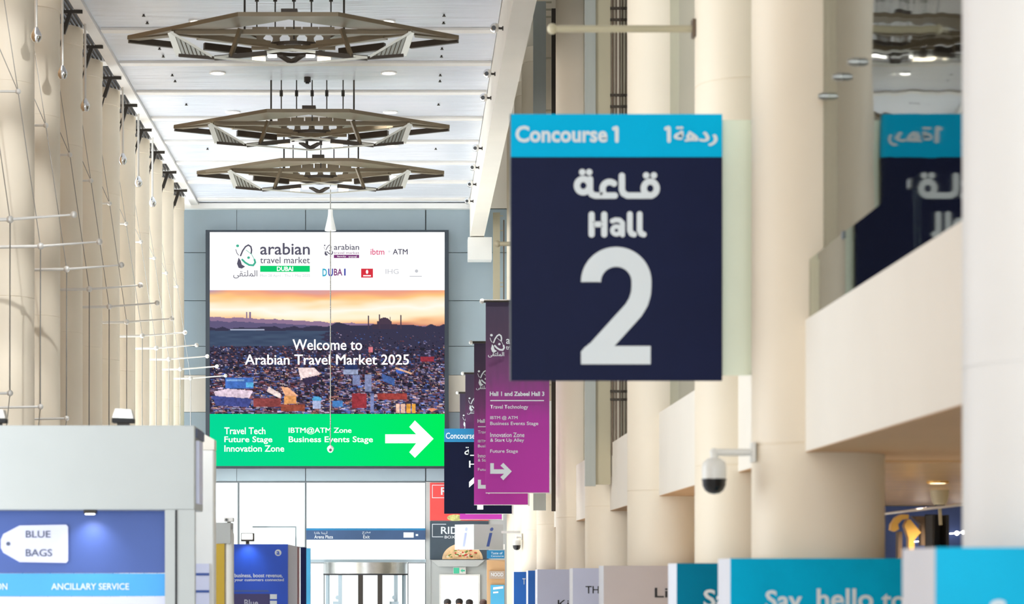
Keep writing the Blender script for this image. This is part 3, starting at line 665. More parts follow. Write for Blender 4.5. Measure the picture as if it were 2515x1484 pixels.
build('numeral', MB().stroke([(1451.5, 693)] + two, 49, T, butt=True).poly(arc(1513.5, 692, 86.5, 85.5, 180, 250, 14) + arc(1513.5, 692, 37.5, 36.5, 250, 180, 14), T - .009).poly([(1427, 864), (1438, 851), (1460, 850), (1598, 850), (1598, 895), (1427, 895)], T - .008).poly([(1427, 880), (1427, 864), (1447, 844), (1480, 852), (1480, 880)], T - .0085), M['letter'], hs)
build('edge_strip', MB().pbox(1252.5, 280, 1254.9, 935, HY + .005, .045), M['greyjoint'], hs)
bp = thing('frosted_panel', 'tall pale green frosted glass panel behind the right edge of the big hall sign', 'glass panel', P(1815, 920, HY + .1))
build('glass_sheet', MB().box(X_(1270, HY), X_(1857, HY), HY + .08, HY + .11, Z_(920, HY), Z_(290, HY)), M['frost'], bp)
build('edge_clip', MB().box(X_(1848, HY), X_(1857, HY), HY + .07, HY + .08, Z_(300, HY), Z_(290, HY)).box(X_(1848, HY), X_(1857, HY), HY + .07, HY + .08, Z_(920, HY), Z_(910, HY)).box(1.5, 1.6, HY + .051, HY + .08, Z_(620, HY), Z_(600, HY)), M['steel'], bp)

H2 = 58.3
h2 = thing('hall_sign', 'far dark navy sign with blue header, half hidden behind the purple banners', 'sign', P(1174, 1262, H2))
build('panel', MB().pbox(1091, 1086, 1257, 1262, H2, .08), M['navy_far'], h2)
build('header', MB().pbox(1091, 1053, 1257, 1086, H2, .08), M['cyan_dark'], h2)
text(h2, 'Concourse 1', 1095, 1063, 1176, 1078, H2 - .004, M['letter'], .01)
text(h2, RAD, 1214, 1062, 1250, 1079, H2 - .004, M['letter'], .006)
text(h2, QAA, 1141, 1098, 1207, 1120, H2 - .004, M['letter'], .006)
text(h2, 'Hall', 1152, 1132, 1197, 1149, H2 - .004, M['letter'], .01)
build('numeral', MB().poly([(1152, 1184), (1177, 1160), (1187, 1160), (1187, 1252), (1172, 1252), (1172, 1180), (1152, 1198)], H2 - .004), M['letter'], h2)
build('arm', MB().box(X_(1257, H2), 3.054, H2 + .03, H2 + .07, Z_(1075, H2), Z_(1070, H2)), M['steel'], h2)

# ------------------------------------------------------------------ purple banners
BY0 = 42.95
def bz(py): return Z_(py, BY0)
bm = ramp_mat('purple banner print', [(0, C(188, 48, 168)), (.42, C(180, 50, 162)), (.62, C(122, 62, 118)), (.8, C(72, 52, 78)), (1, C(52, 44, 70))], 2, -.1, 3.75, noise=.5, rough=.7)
bn = thing('event_banner', '', 'banner', P(1272, 1210, BY0), 'purple event banners along the right columns')
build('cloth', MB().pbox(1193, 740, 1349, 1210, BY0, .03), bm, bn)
ta = build('top_arm', MB().tube(P(1186, 740, BY0 + .02), Vector((3.05, BY0 + .02, bz(740))), .03, 12), M['dark'], bn)
build('end_ball', MB().ball(P(1184, 740, BY0 + .02), .045), M['cctv'], ta)
ba = build('bottom_arm', MB().tube(P(1193, 1209, BY0 + .04), Vector((X_(1354, BY0), BY0 + .04, bz(1209))), .022, 12), M['rod'], bn)
build('side_rail', MB().box(X_(1349.5, BY0), X_(1354, BY0), BY0, BY0 + .04, bz(1214), bz(985)), M['cctv'], bn)
BT = BY0 - .003
text(bn, 'Hall 1 and Zabeel Hall 3', 1203, 962, 1337, 973, BT, M['letter'], .03)
build('rule', MB().poly([(1204, 983), (1336, 983), (1336, 985.5), (1204, 985.5)], BT - .002), M['letter'], bn)
for s_, x, y, y2 in (('Travel Technology', 1297, 995, 1007), ('IBTM @ ATM', 1271, 1022, 1032), ('Business Events Stage', 1322, 1036, 1047), ('Innovation Zone', 1288, 1063, 1074), ('& Start Up Alley', 1287, 1077, 1088), ('Future Stage', 1272, 1104, 1115)):
    text(bn, s_, 1204, y, x, y2, BT, M['letter'], .008)
build('arrow', MB().poly([(1204, 1138), (1213, 1138), (1213, 1153), (1239, 1153), (1229, 1144), (1236, 1137), (1257, 1158), (1236, 1180), (1229, 1172), (1238, 1164), (1204, 1164)], BT - .002), M['letter'], bn)
atm_logo(bn, lambda x, y: (1203 + (x - 578) * .72, 822 + (y - 602) * .76), .9, BT - .002, M['letter'], M['letter'])
text(bn, MULT, 1199, 865, 1238, 878, BT, M['letter'], .02)
text(bn, 'arabian', 1243, 827, 1310, 845, BT, M['letter'], .01); text(bn, 'travel market', 1243, 848, 1310, 859, BT, M['letter'], .005)
bn['label'] = 'purple event banner nearest the camera, fully readable with white arrow'
base = bn.location.copy()
for k, (sc_, lab) in enumerate(((157 / 133, 'second purple event banner, showing only its left strip and bottom hem'), (157 / 115, 'third purple banner, dark top and swirl emblem above the far navy sign'),
                                (156 / 103, 'farthest purple banner, its hem lowest beneath the far navy sign'))):
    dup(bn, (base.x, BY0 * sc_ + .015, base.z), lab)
# empty banner arms
for (y, z, lab) in ((22.25, 4.94, 'empty brass banner arm above the big hall sign'), (36.2, 4.85, 'short visible end of an empty banner arm left of the big hall sign')):
    a = thing('banner_arm', lab, 'banner arm', (2.6, y, EYE + z))
    build('tube', MB().tube((1.33, y, EYE + z), (2.599, y, EYE + z), .033, 14), M['khaki'], a, smooth=True)
    build('end_ball', MB().ball((1.30, y, EYE + z), .05), M['khaki'], a, smooth=True)
    build('wall_plate', MB().box(2.57, 2.60, y - .06, y + .06, EYE + z - .08, EYE + z + .08), M['pipe'], a)

# ------------------------------------------------------------------ panel-and-pipe claddings in front of the right columns
Y1 = 35.3
t = thing('column_cladding', 'grey and khaki cladding with four bronze pipes, below and above the big hall sign', 'cladding', P(1480, 1195, Y1))
build('grey_panel', MB().box(X_(1437, Y1), X_(1463, Y1), Y1, Y1 + .1, Z_(1194, Y1), 14.5), M['fin'], t)
build('khaki_panel', MB().box(X_(1463, Y1), X_(1500, Y1), Y1 + .04, Y1 + .12, Z_(1190, Y1), 14.5), M['khaki'], t)
build('side_panel', MB().box(X_(1500, Y1), X_(1537, Y1), Y1 + .12, Y1 + .16, Z_(1170, Y1), 14.5), M['stone'], t)
for k, x in enumerate((1504, 1513, 1522, 1531)):
    build('pipe', MB().tube((X_(x, Y1), Y1 - .02, Z_((1120, 1130, 1128, 1095)[k], Y1)), (X_(x, Y1), Y1 - .02, 14.5), .0125, 10), M['pipe'], t)
for py in (22, 50, 235, 263, 962, 982):
    build('clamp', MB().box(X_(1498, Y1), X_(1530, Y1), Y1 - .055, Y1 - .025, Z_(py + 3, Y1), Z_(py - 3, Y1)), M['bronze_dark'], t)
Y2 = 49.0
t = thing('column_cladding', 'tall grey panel and dark rail hung left of the empty banner arm end', 'cladding', P(1336, 1255, Y2))
build('grey_panel', MB().box(X_(1310, Y2), X_(1341, Y2), Y2, Y2 + .1, Z_(1254, Y2), Z_(3, Y2)), M['fin'], t)
build('rail', MB().box(X_(1355, Y2), X_(1365, Y2), Y2 + .02, Y2 + .1, Z_(1256, Y2), Z_(20, Y2)), M['bronze_dark'], t)
for py in (4, 22, 40, 141, 270, 945, 1118, 1210):
    build('cross_tie', MB().box(X_(1341, Y2), X_(1355, Y2), Y2 + .04, Y2 + .07, Z_(py + 2, Y2), Z_(py - 2, Y2)), M['khaki'], t)
Y3 = 64.3
t = thing('column_cladding', 'small far grey panel and thin rail right of the ceiling bulkhead end', 'cladding', P(1226, 1205, Y3))
build('grey_panel', MB().box(X_(1211, Y3), X_(1228, Y3), Y3, Y3 + .1, Z_(1205, Y3), Z_(522, Y3)), M['khaki'], t)
build('rail', MB().box(X_(1236, Y3), X_(1239, Y3), Y3 + .02, Y3 + .06, Z_(1205, Y3), Z_(540, Y3)), M['pipe'], t)
for py in (530, 566, 694, 704):
    build('cross_tie', MB().box(X_(1228, Y3), X_(1236, Y3), Y3 + .03, Y3 + .05, Z_(py + 1, Y3), Z_(py - 1, Y3)), M['khaki'], t)

# ------------------------------------------------------------------ dome cameras
def dome_camera(x, y, z, xc, label):
    t = thing('dome_camera', label, 'security camera', (x, y, z), 'dome security cameras on the right columns')
    p = lambda dx, dz: Vector((x + dx, y, z + dz))
    build('arm', MB().tube(p(0, .315), (xc, y, z + .315), .027, 12).tube(p(0, .22), p(0, .315), .03, 12).ball(p(0, .315), .034), M['cctv'], t, smooth=True)
    build('wall_plate', MB().box(xc - .03, xc, y - .06, y + .06, z + .24, z + .39), M['cctv'], t, bevel=.006)
    build('housing', MB().lathe((x, y, z), [(.09, .115), (.092, .14), (.092, .2), (.085, .24), (.05, .27), (.001, .275)], 28), M['cctv'], t, smooth=True)
    build('dome', MB().lathe((x, y, z), [(.001, 0), (.04, .006), (.07, .028), (.088, .065), (.09, .1), (.094, .105), (.094, .115), (.001, .115)], 28), M['black'], t, smooth=True)
dome_camera(X_(1754, 18.45), 18.45, Z_(1214, 18.45), 2.608, 'white armed dome security camera with black globe, the near one')
dome_camera(X_(1269, 56.6), 56.6, Z_(1352, 56.6), 2.608, 'small far dome security camera with black globe')

# ------------------------------------------------------------------ graphic wraps around the column bases
def wrap(yc, dxl, pyt, m, label, xr=3.75, texts=()):
    yf = yc - .6; xl = dxl * yf / F; zt = Z_(pyt, yf)
    t = thing('column_wrap', label, 'display panel', ((xl + xr) / 2, yf + .3, 0), 'printed wraps round the right column bases')
    build('front_panel', MB().box(xl, xr, yf, yf + .03, 0, zt), m, t)
    build('side_panel', MB().box(xl, xl + .03, yf + .03, yf + .75, 0, zt), M['wrap_side'], t)
    build('side_panel', MB().box(xr - .03, xr, yf + .03, yf + .75, 0, zt), M['wrap_side'], t)
    for s_, a, b, c, d_, mm, bo in texts: text(t, s_, a, b, c, d_, yf - .002, mm, bo)
dk = M['slot']
wrap(RC[0], 1294, 1345, M['teal_bright'], 'bright cyan panel under the white column at the right frame edge', 4.4, [('Say', 2430, 1474, 2560, 1560, M['letter'], .02)])
wrap(RC[1], 789, 1372, M['teal'], 'wide teal panel whose lettering begins Say hello to', 3.71, [('Say', 1880, 1450, 1970, 1512, M['letter'], .02), ('hello', 2006, 1446, 2145, 1496, M['letter'], .02), ('to', 2165, 1458, 2224, 1496, M['letter'], .02)])
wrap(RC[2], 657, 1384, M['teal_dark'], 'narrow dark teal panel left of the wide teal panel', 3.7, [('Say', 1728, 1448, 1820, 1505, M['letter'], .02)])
wrap(RC[3], 477, 1390, M['wrap_grey'], 'warm grey panel with dark letters Li', 3.7, [('Li', 1608, 1444, 1640, 1468, dk, .01)])
wrap(RC[4], 401, 1396, M['wrap_lav'], 'lavender panel with dark letters TH', 3.7, [('THE', 1438, 1440, 1485, 1458, dk, .005)])
wrap(RC[5], 314, 1399, M['wrap_lav'], 'pale lavender panel with a tilted dark K', 3.7, [('Ki', 1370, 1474, 1397, 1492, dk, 0)])
wrap(RC[6], 291, 1402, M['wrap_blue'], 'narrow blue panel just left of the lavender panels', 3.7)
wrap(RC[7], 256, 1405, M['wrap_blue'], 'farthest blue panel with a white letter T', 3.7, [('T', 1283, 1421, 1291, 1436, M['letter'], .01)])

# ------------------------------------------------------------------ under the mezzanine on the right
for ly in (13.5, 20.5, 26.5, 33):
    la = bpy.data.lights.new('gallery_fill', 'POINT'); lo = bpy.data.objects.new('gallery_fill', la); COL.objects.link(lo)  # unseen point light added to brighten the space behind the mezzanine glazing
    la.energy = 170; la.shadow_soft_size = .3; la.color = (1, .98, .9); lo.location = (4.6, ly, EYE + 7)
iy = 23.4
t = thing('downlight', 'warm recessed downlight in the golden ceiling under the mezzanine', 'ceiling light', (X_(2303, iy), iy, EYE + .86))
build('lens', MB().lathe((X_(2303, iy), iy, EYE + .84), [(.001, 0), (.085, 0), (.085, .012), (.001, .012)], 20), M['lamp'], t)
build('ring', MB().lathe((X_(2303, iy), iy, EYE + .838), [(.09, 0), (.105, 0), (.105, .022), (.09, .022)], 20, True), M['gold'], t)
for lx, ly in ((5.06, 23.4), (5.2, 20.6), (4.6, 26.5), (6.2, 24.5), (6.0, 29.5), (4.5, 30.0)):  # first beam belongs to the downlight, the rest are added fill
    la = bpy.data.lights.new('mezzanine_beam', 'SPOT'); lo = bpy.data.objects.new('mezzanine_beam', la); COL.objects.link(lo)
    la.energy = 170; la.spot_size = 2.2; la.spot_blend = .6; la.shadow_soft_size = .08; la.color = (1, .86, .66); lo.location = (lx, ly, EYE + .82)
iy = 26.0
ix = X_(2308, iy)
t = thing('hanging_projector', 'small grey device hanging from the golden ceiling under the mezzanine', 'projector', (ix, iy, Z_(1262, iy)))
build('housing', MB().lathe((ix, iy, Z_(1240, iy)), [(.06, 0), (.08, .03), (.095, .1), (.1, .16), (.001, .165)], 18), M['khaki'], t, smooth=True)
build('stem', MB().tube((ix, iy, Z_(1200, iy)), (ix, iy, EYE + .859), .025, 10), M['khaki'], t)
build('lens', MB().tube((ix, iy, Z_(1240, iy)), (ix, iy, Z_(1247, iy)), .055, 14), M['black'], t)
build('tail', MB().bar((ix, iy, Z_(1247, iy)), (ix + .01, iy, Z_(1290, iy)), .03, .03), M['khaki'], t)
iy = 24.0
g = thing('gold_letters', 'gold and brown letters standing on a counter under the mezzanine', 'letters', P(2245, 1378, iy))
build('letter', MB().prism([P(x, y, iy) for x, y in ((2188, 1302), (2190, 1288), (2200, 1272), (2214, 1264), (2232, 1264), (2232, 1275), (2216, 1277), (2206, 1288), (2208, 1300), (2198, 1306))], (0, .12, 0)), M['gold'], g, label='hooked gold letter')
build('letter', MB().prism([P(x, y, iy) for x, y in ((2228, 1278), (2236, 1276), (2262, 1308), (2246, 1326), (2246, 1376), (2232, 1376), (2232, 1322), (2222, 1292))], (0, .12, 0)), M['gold'], g, label='slanting gold letter')
build('letter', MB().prism([P(x, y, iy + .02) for x, y in ((2240, 1268), (2272, 1268), (2272, 1340), (2262, 1340), (2262, 1290))], (0, .12, 0)), M['brown'], g, label='brown letter')
build('leg', MB().prism([P(x, y, iy + .02) for x, y in ((2206, 1306), (2216, 1306), (2216, 1376), (2206, 1376))], (0, .12, 0)), M['brown'], g)
build('counter', MB().box(X_(2150, iy), X_(2420, iy), iy - .1, iy + .4, 0, Z_(1377, iy)), M['brown'], g)
iy = 27
solo('shelf_unit', MB().box(X_(2290, iy), X_(2296, iy), iy, iy + .4, 0, Z_(1265, iy)).box(X_(2325, iy), X_(2331, iy), iy, iy + .4, 0, Z_(1265, iy)).box(X_(2290, iy), X_(2331, iy), iy + .35, iy + .4, 0, Z_(1262, iy)), M['slot'],
     'dark upright frame behind the gold letters under the mezzanine', 'shelf')
solo('ceiling_track', MB().tube((4.9, 20.5, EYE + .59), (4.9, 31.9, EYE + .59), .012, 8), M['rod'], 'thin white rail running under the golden ceiling', 'rail')
fm = None
for k, (px, py) in enumerate(((2262, 1330), (2276, 1322), (2350, 1310), (2366, 1308))):
    iy = 31.6
    solo('glint_lamp', MB().ball(P(px, py, iy), .03).tube(P(px, py, iy), P(px, py, iy) + Vector((0, .399, 0)), .01, 6), M['lampw'], 'tiny white bulb on the blue wall under the mezzanine', 'lamp', 'bulbs on the blue wall')

# ------------------------------------------------------------------ left booth
B = 25.0
b = thing('exhibition_booth', 'pale grey booth with Blue Bags tag sign, lower left corner', 'booth', (X_(200, B), B, 0))
build('fascia', MB().pbox(-500, 1045, 478, 1252, B, 1.0), M['greypale'], b, bevel=.01)
build('pillar', MB().box(X_(405, B), X_(478, B), B, B + .14, 0, Z_(1252.3, B)), M['greypale'], b)
build('slit', MB().pbox(430, 1253, 435, 2000, B - .006, .006), M['slot'], b)
R = B + .3
build('back_panel', MB().box(X_(-500, B), X_(405, B) - .002, R, R + .05, Z_(1408, R), Z_(1253, B)), M['booth_blue'], b)
build('band', MB().box(X_(-500, B), X_(405, B) - .002, R, R + .05, Z_(1465, R), Z_(1409, R)), M['booth_sky'], b)
build('lower_panel', MB().box(X_(-500, B), X_(405, B) - .002, R, R + .05, 0, Z_(1466, R)), M['booth_lilac'], b)
tg = build('tag_sign', MB().pprism([(2, 1326), (8, 1312), (48, 1291), (162, 1289), (167, 1294), (167, 1378), (162, 1383), (48, 1381), (8, 1358), (2, 1346)], R - .02, .018), M['booth_lilac'], b)
build('tag_hole', MB().disc(20, 1336, 5, 5, R - .024), M['ink'], tg)
text(b, 'BLUE', 63, 1304, 124, 1321, R - .022, M['ink'], .01); text(b, 'BAGS', 63, 1349, 128, 1367, R - .022, M['ink'], .01)
text(b, 'ANCILLARY SERVICE', 126, 1433, 317, 1449, R - .002, M['letter'], .012); text(b, 'REGISTRATION', -110, 1433, 18, 1449, R - .002, M['letter'], .012)
sp = build('spotlight', MB().box(X_(204, B), X_(234, B), B + .04, B + .16, Z_(1253, B) - .035, Z_(1252.5, B)), M['dark'], b)
build('lens', MB().lathe((X_(218, B), B + .1, Z_(1253, B) - .045), [(.001, 0), (.05, 0), (.05, .01), (.001, .01)], 18), M['lampw'], sp)
la = bpy.data.lights.new('booth_spot', 'SPOT'); lo = bpy.data.objects.new('booth_spot', la); COL.objects.link(lo)
la.energy = 9; la.spot_size = 1.9; la.spot_blend = 1; la.shadow_soft_size = .05; la.color = (.95, .93, 1)
lo.location = (X_(218, B), B + .08, Z_(1253, B) - .06); lo.rotation_euler = Vector((0, .35, -.6)).to_track_quat('-Z', 'Y').to_euler()
build('side_lightbox', MB().box(X_(478, B), X_(478, B) + .035, B + .15, B + .55, Z_(1238, B + .3), Z_(1085, B + .3)), M['booth_lilac'], b)
build('side_trim', MB().box(X_(478, B), X_(478, B) + .02, B + .1, B + .95, Z_(1080, B + .5), Z_(1058, B + .5)), M['ink'], b)
def floodlight(px0, px1, py0, Y, label, zt):
    t = thing('floodlight', label, 'floodlight', (X_((px0 + px1) / 2, Y), Y, zt), 'floodlights on the booth roof')
    build('housing', MB().prism([(X_(px0, Y), Y, Z_(py0 + 22, Y)), (X_(px0 + 8, Y), Y, Z_(py0, Y)), (X_(px1 - 6, Y), Y, Z_(py0 + 2, Y)), (X_(px1, Y), Y, Z_(py0 + 24, Y))], (0, .18, 0)), M['steel'], t)
    build('visor', MB().box(X_(px0, Y), X_(px1, Y), Y - .02, Y + .18, Z_(py0 + 34, Y), Z_(py0 + 24, Y)), M['slot'], t)
    build('foot', MB().box(X_(px0 + 12, Y), X_(px1 - 12, Y), Y + .02, Y + .14, zt, Z_(py0 + 34, Y)), M['dark'], t)
zt = Z_(1045, B)
floodlight(275, 327, 1004, B + .5, 'grey floodlight on the booth roof before the white left column', zt)
floodlight(-38, 13, 1004, B + .5, 'dark floodlight on the booth roof cut by the left frame edge', zt)

B2 = 28.0
b = thing('exhibition_booth', 'narrow white booth end just right of the grey booth', 'booth', (X_(500, B2), B2, 0))
build('body', MB().box(X_(420, B2), X_(526, B2), B2, B2 + .3, 0, Z_(1105, B2)), M['white'], b, bevel=.02)
build('cap', MB().prism([P(420, 1105, B2), P(526, 1105, B2), P(526, 1080, B2), P(504, 1068, B2), P(420, 1068, B2)], (0, .3, 0)), M['plaster'], b)
build('poster', MB().pbox(470, 1385, 514, 1700, B2 - .02, .018), M['booth_lilac'], b)
build('stripe', MB().pbox(470, 1408, 514, 1414, B2 - .026, .005).pbox(470, 1450, 514, 1456, B2 - .026, .005), M['booth_blue'], b)
B3 = 36.0
b = thing('exhibition_booth', 'booth end with yellow strip and rounded white corner', 'booth', (X_(550, B3), B3, 0))
build('yellow_panel', MB().pbox(500, 1336, 551, 1820, B3, .05), M['yellow'], b)
build('header', MB().pbox(500, 1284, 566, 1335, B3 - .01, .6), M['greypale'], b)
build('rounded_post', MB().lathe((X_(560, B3), B3 + .12, 0), [(.08, 0), (.08, Z_(1312, B3)), (.05, Z_(1300, B3)), (.001, Z_(1296, B3))], 20), M['white'], b, smooth=True)
B4 = 38.0
b = thing('poster_stand', 'royal blue poster stand with white round logo and two lines of text', 'poster stand', (X_(640, B4), B4, 0))
build('poster', MB().pbox(574, 1337, 707, 1840, B4, .06), M['royal'], b)
build('edge', MB().pbox(566, 1337, 573.5, 1840, B4, .06), M['skyblue'], b)
build('logo', MB().disc(683, 1358, 8, 8, B4 - .004), M['letter'], b); text(b, 'a', 679, 1354, 687, 1363, B4 - .006, M['royal'], .02)
text(b, 'business, boost revenue,', 576, 1409, 694, 1420, B4 - .003, M['letter'], .012); text(b, 'your customers connected', 576, 1421, 697, 1430, B4 - .003, M['letter'], .012)
build('caption_line', MB().poly([(576, 1450), (658, 1450), (662, 1454), (576, 1454)], B4 - .003), M['booth_blue'], b)
build('plum_panel', MB().pbox(574, 1459, 662, 1600, B4 - .02, .018), M['plum'], b); text(b, 'Blue', 600, 1473, 634, 1490, B4 - .023, M['wrap_lav'], .01)
build('tile', MB().pbox(663, 1460, 680, 1472, B4 - .015, .012).pbox(663, 1476, 680, 1488, B4 - .015, .012), M['letter'], b)
fl = thing('floodlight', 'small white faced floodlight above the royal blue poster', 'floodlight', P(607, 1337, B4))
build('housing', MB().pbox(592, 1310, 624, 1330, B4 - .12, .08), M['dark'], fl)
build('lens', MB().pbox(594, 1312, 620, 1325, B4 - .13, .009), M['lampw'], fl)
build('arm', MB().box(X_(604, B4), X_(612, B4), B4 - .04, B4 + .05, Z_(1336.8, B4), Z_(1330, B4)), M['dark'], fl)
la = bpy.data.lights.new('poster_spot', 'SPOT'); lo = bpy.data.objects.new('poster_spot', la); COL.objects.link(lo)
la.energy = 4; la.spot_size = 1.8; la.spot_blend = 1; la.shadow_soft_size = .04; lo.location = P(607, 1330, B4 - .2); lo.rotation_euler = Vector((0, .4, -.8)).to_track_quat('-Z', 'Y').to_euler()
cf = thing('bracket_camera', 'small white camera on the booth frame left of the small floodlight', 'security camera', P(560, 1284, B3))
build('body', MB().box(X_(551, B3), X_(574, B3), B3 - .1, B3 + .1, Z_(1282, B3), Z_(1272, B3)), M['white'], cf, bevel=.01)
build('lens', MB().tube(P(556, 1277, B3 - .13), P(556, 1277, B3 - .1), .02, 10), M['black'], cf)
build('mount', MB().box(X_(558, B3), X_(566, B3), B3 + .02, B3 + .08, Z_(1283.8, B3), Z_(1276, B3)), M['dark'], cf)
xs = X_(707, B4) + .01
b = thing('exhibition_booth', 'pale booth side wall running back right of the blue poster', 'booth', (xs, B4 + 1.5, 0))
build('side_wall', MB().box(xs - .5, xs, B4 + .08, B4 + 3.0, 0, Z_(1338, B4)), M['lilacgrey'], b)
build('red_strip', MB().box(xs - .02, xs + .012, B4 + 3.02, B4 + 3.6, 0, Z_(1343, B4 + 3)), M['maroon'], b)
b = thing('exhibition_booth', 'farthest booth edge in navy and light blue beside the glass doors', 'booth', P(755, 1628, 46))
build('navy_panel', MB().pbox(738, 1345, 752, 1720, 46, .2), M['navy'], b); build('blue_panel', MB().pbox(752.3, 1347, 762, 1720, 46, .2), M['skyblue'], b)

# ------------------------------------------------------------------ end wall: hanging sign, posters, doors, exit sign
sy = 66.5
s = thing('hanging_sign', 'long dark blue hanging direction sign for Arena Plaza and exit', 'sign', P(900, 1327, sy))
build('panel', MB().pbox(752, 1303, 1045, 1326, sy, .08), mat('slate blue sign', C(52, 82, 122), .5), s)
build('edge', MB().pbox(752, 1298, 1045, 1303, sy, .08), M['cyan_dark'], s)
for a in (752, 1040): build('bracket', MB().box(X_(a, EY), X_(a + 5, EY), sy + .08, EY - .002, Z_(1320, EY), Z_(1306, EY)), M['greyjoint'], s)
text(s, '\uFE8D\uFEAF\uFE8E\uFEE0\uFE91 \uFE8E\uFEE8\uFEF3\uFEAD\uFE83', 772, 1305, 804, 1313, sy - .004, M['letter']); text(s, 'Arena Plaza', 772, 1315, 818, 1323, sy - .004, M['letter'], .008)
text(s, '\uFE9D\uFEAE\uFEA8\uFEE3', 890, 1305, 910, 1313, sy - .004, M['letter']); text(s, 'Exit', 892, 1315, 908, 1323, sy - .004, M['letter'], .008)
build('pictogram', MB().poly([(991, 1308), (1016, 1308), (1016, 1321), (991, 1321)], sy - .004).poly([(1021, 1312), (1027, 1312), (1027, 1317), (1021, 1317)], sy - .004), M['letter'], s)
dc = (X_(898, EY), EY - .15)
rd = thing('revolving_door', 'steel drum of the revolving glass entrance under the hanging sign', 'door', (dc[0], dc[1], 0))
rr = X_(1000, EY) - dc[0]
build('drum', MB().lathe((dc[0], dc[1], 0), [(.001, Z_(1409, EY)), (rr, Z_(1409, EY)), (rr, Z_(1382, EY)), (.001, Z_(1382, EY))], 48), M['steel'], rd, smooth=True)
build('drum_lip', MB().lathe((dc[0], dc[1], 0), [(rr - .03, Z_(1413, EY)), (rr + .015, Z_(1413, EY)), (rr + .015, Z_(1409.3, EY)), (rr - .03, Z_(1409.3, EY))], 48, True), M['slot'], rd, smooth=True)
for a in (200, 232, 264, 292, 320, 345):
    w_ = .065 if a in (264, 292) else .05
    x, y = dc[0] + (rr - .05) * math.cos(math.radians(a)), dc[1] + (rr - .05) * math.sin(math.radians(a))
    build('mullion', MB().box(x - w_, x + w_, y - .05, y + .05, 0, Z_(1413, EY)), M['dark' if a in (264, 292) else 'grey'], rd)
mb = MB(); k = 24
pts = [(dc[0] + (rr - .05) * math.cos(PI + PI * i / k), dc[1] + (rr - .05) * math.sin(PI + PI * i / k)) for i in range(k + 1)]
for (ax, ay), (bx, by) in zip(pts, pts[1:]): mb.add([(ax, ay, 0), (bx, by, 0), (bx, by, Z_(1413, EY)), (ax, ay, Z_(1413, EY))], [(0, 1, 2, 3)])
build('curved_glass', mb, M['clear'], rd)
def sticker(px):
    a = math.acos((X_(px, EY - 1) - dc[0]) / (rr + .0)); y = dc[1] - (rr - .03) * math.sin(a)
    build('door_sticker', MB().disc(px, 1468, 5, 5, y - .02).poly([(px - 11, 1478), (px + 11, 1478), (px + 11, 1484), (px - 11, 1484)], y - .02), M['grey'], rd)
sticker(829); sticker(968)
x = X_(1182, EY)
p_ = thing('food_poster', 'red food poster with white letter frame above the dark pizza poster', 'poster', P(1128, 1280, EY))
build('board', MB().pbox(1056, 1186, 1200, 1279, EY - .03, .03), M['red'], p_)
build('frame_line', MB().stroke([(1100, 1192), (1062, 1192), (1062, 1223), (1190, 1223), (1190, 1192), (1150, 1192)], 1.6, EY - .034), M['letter'], p_)
text(p_, 'RIDERS', 1083, 1197, 1172, 1216, EY - .032, M['letter'], .02)
build('food_picture', MB().disc(1118, 1272, 20, 8, EY - .034), mat('salad print', C(206, 206, 130), .6, 0, .4, 12), p_)
p_ = thing('food_poster', 'dark slate pizza poster with white lettering beginning RID', 'poster', P(1128, 1376, EY))
build('board', MB().pbox(1056, 1281, 1200, 1375, EY - .03, .03), M['slate'], p_)
build('frame_line', MB().stroke([(1095, 1288), (1062, 1288), (1062, 1319), (1088, 1319)], 1.6, EY - .034), M['letter'], p_)
text(p_, 'RIDERS', 1083, 1294, 1170, 1312, EY - .032, M['letter'], .015); text(p_, 'BOX', 1092, 1316, 1118, 1323, EY - .032, M['letter'], .01)
pz = build('pizza_picture', MB().poly(arc(1136, 1374, 50, 39, 180, 360, 24), EY - .034), mat('pizza crust print', C(232, 200, 156), .6, 0, .15, 8), p_)
build('topping', MB().poly(arc(1136, 1374, 44, 33, 180, 360, 24), EY - .038), mat('pizza topping print', C(232, 190, 140), .6, 0, .3, 9), pz)
rp = random.Random(3)
for nm, cc in (('red', C(206, 72, 54)), ('green', C(120, 140, 60)), ('cream', C(246, 232, 200))):
    mb = MB()
    for k in range(16):
        a_ = rp.uniform(190, 350); q_ = rp.uniform(.25, .92); mb.disc(1136 + 42 * q_ * math.cos(math.radians(a_)), 1373 + 31 * q_ * math.sin(math.radians(a_)), rp.uniform(1.5, 4), rp.uniform(1.2, 2.6), EY - .040 - .0004 * k)
    build('topping', mb, mat(nm + ' topping', cc, .6), pz)
es = thing('exit_sign', 'small green lit exit sign above the right glass door', 'exit sign', P(1128, 1411, EY))
build('box', MB().pbox(1113, 1393, 1144, 1410, EY - .1, .08), M['cctv'], es)
build('pictogram', MB().pbox(1114, 1395, 1128, 1409, EY - .108, .006), M['exitg'], es); build('arrow', MB().poly([(1131, 1402), (1136, 1397), (1136, 1400), (1142, 1400), (1142, 1404), (1136, 1404), (1136, 1407)], EY - .104), M['exitg'], es)
struct('trim_16', MB().prism([P(1058, 1376, EY), P(1190, 1376, EY), P(1172, 1392, EY), P(1076, 1392, EY)], (0, -.25, 0)), M['greypale'])
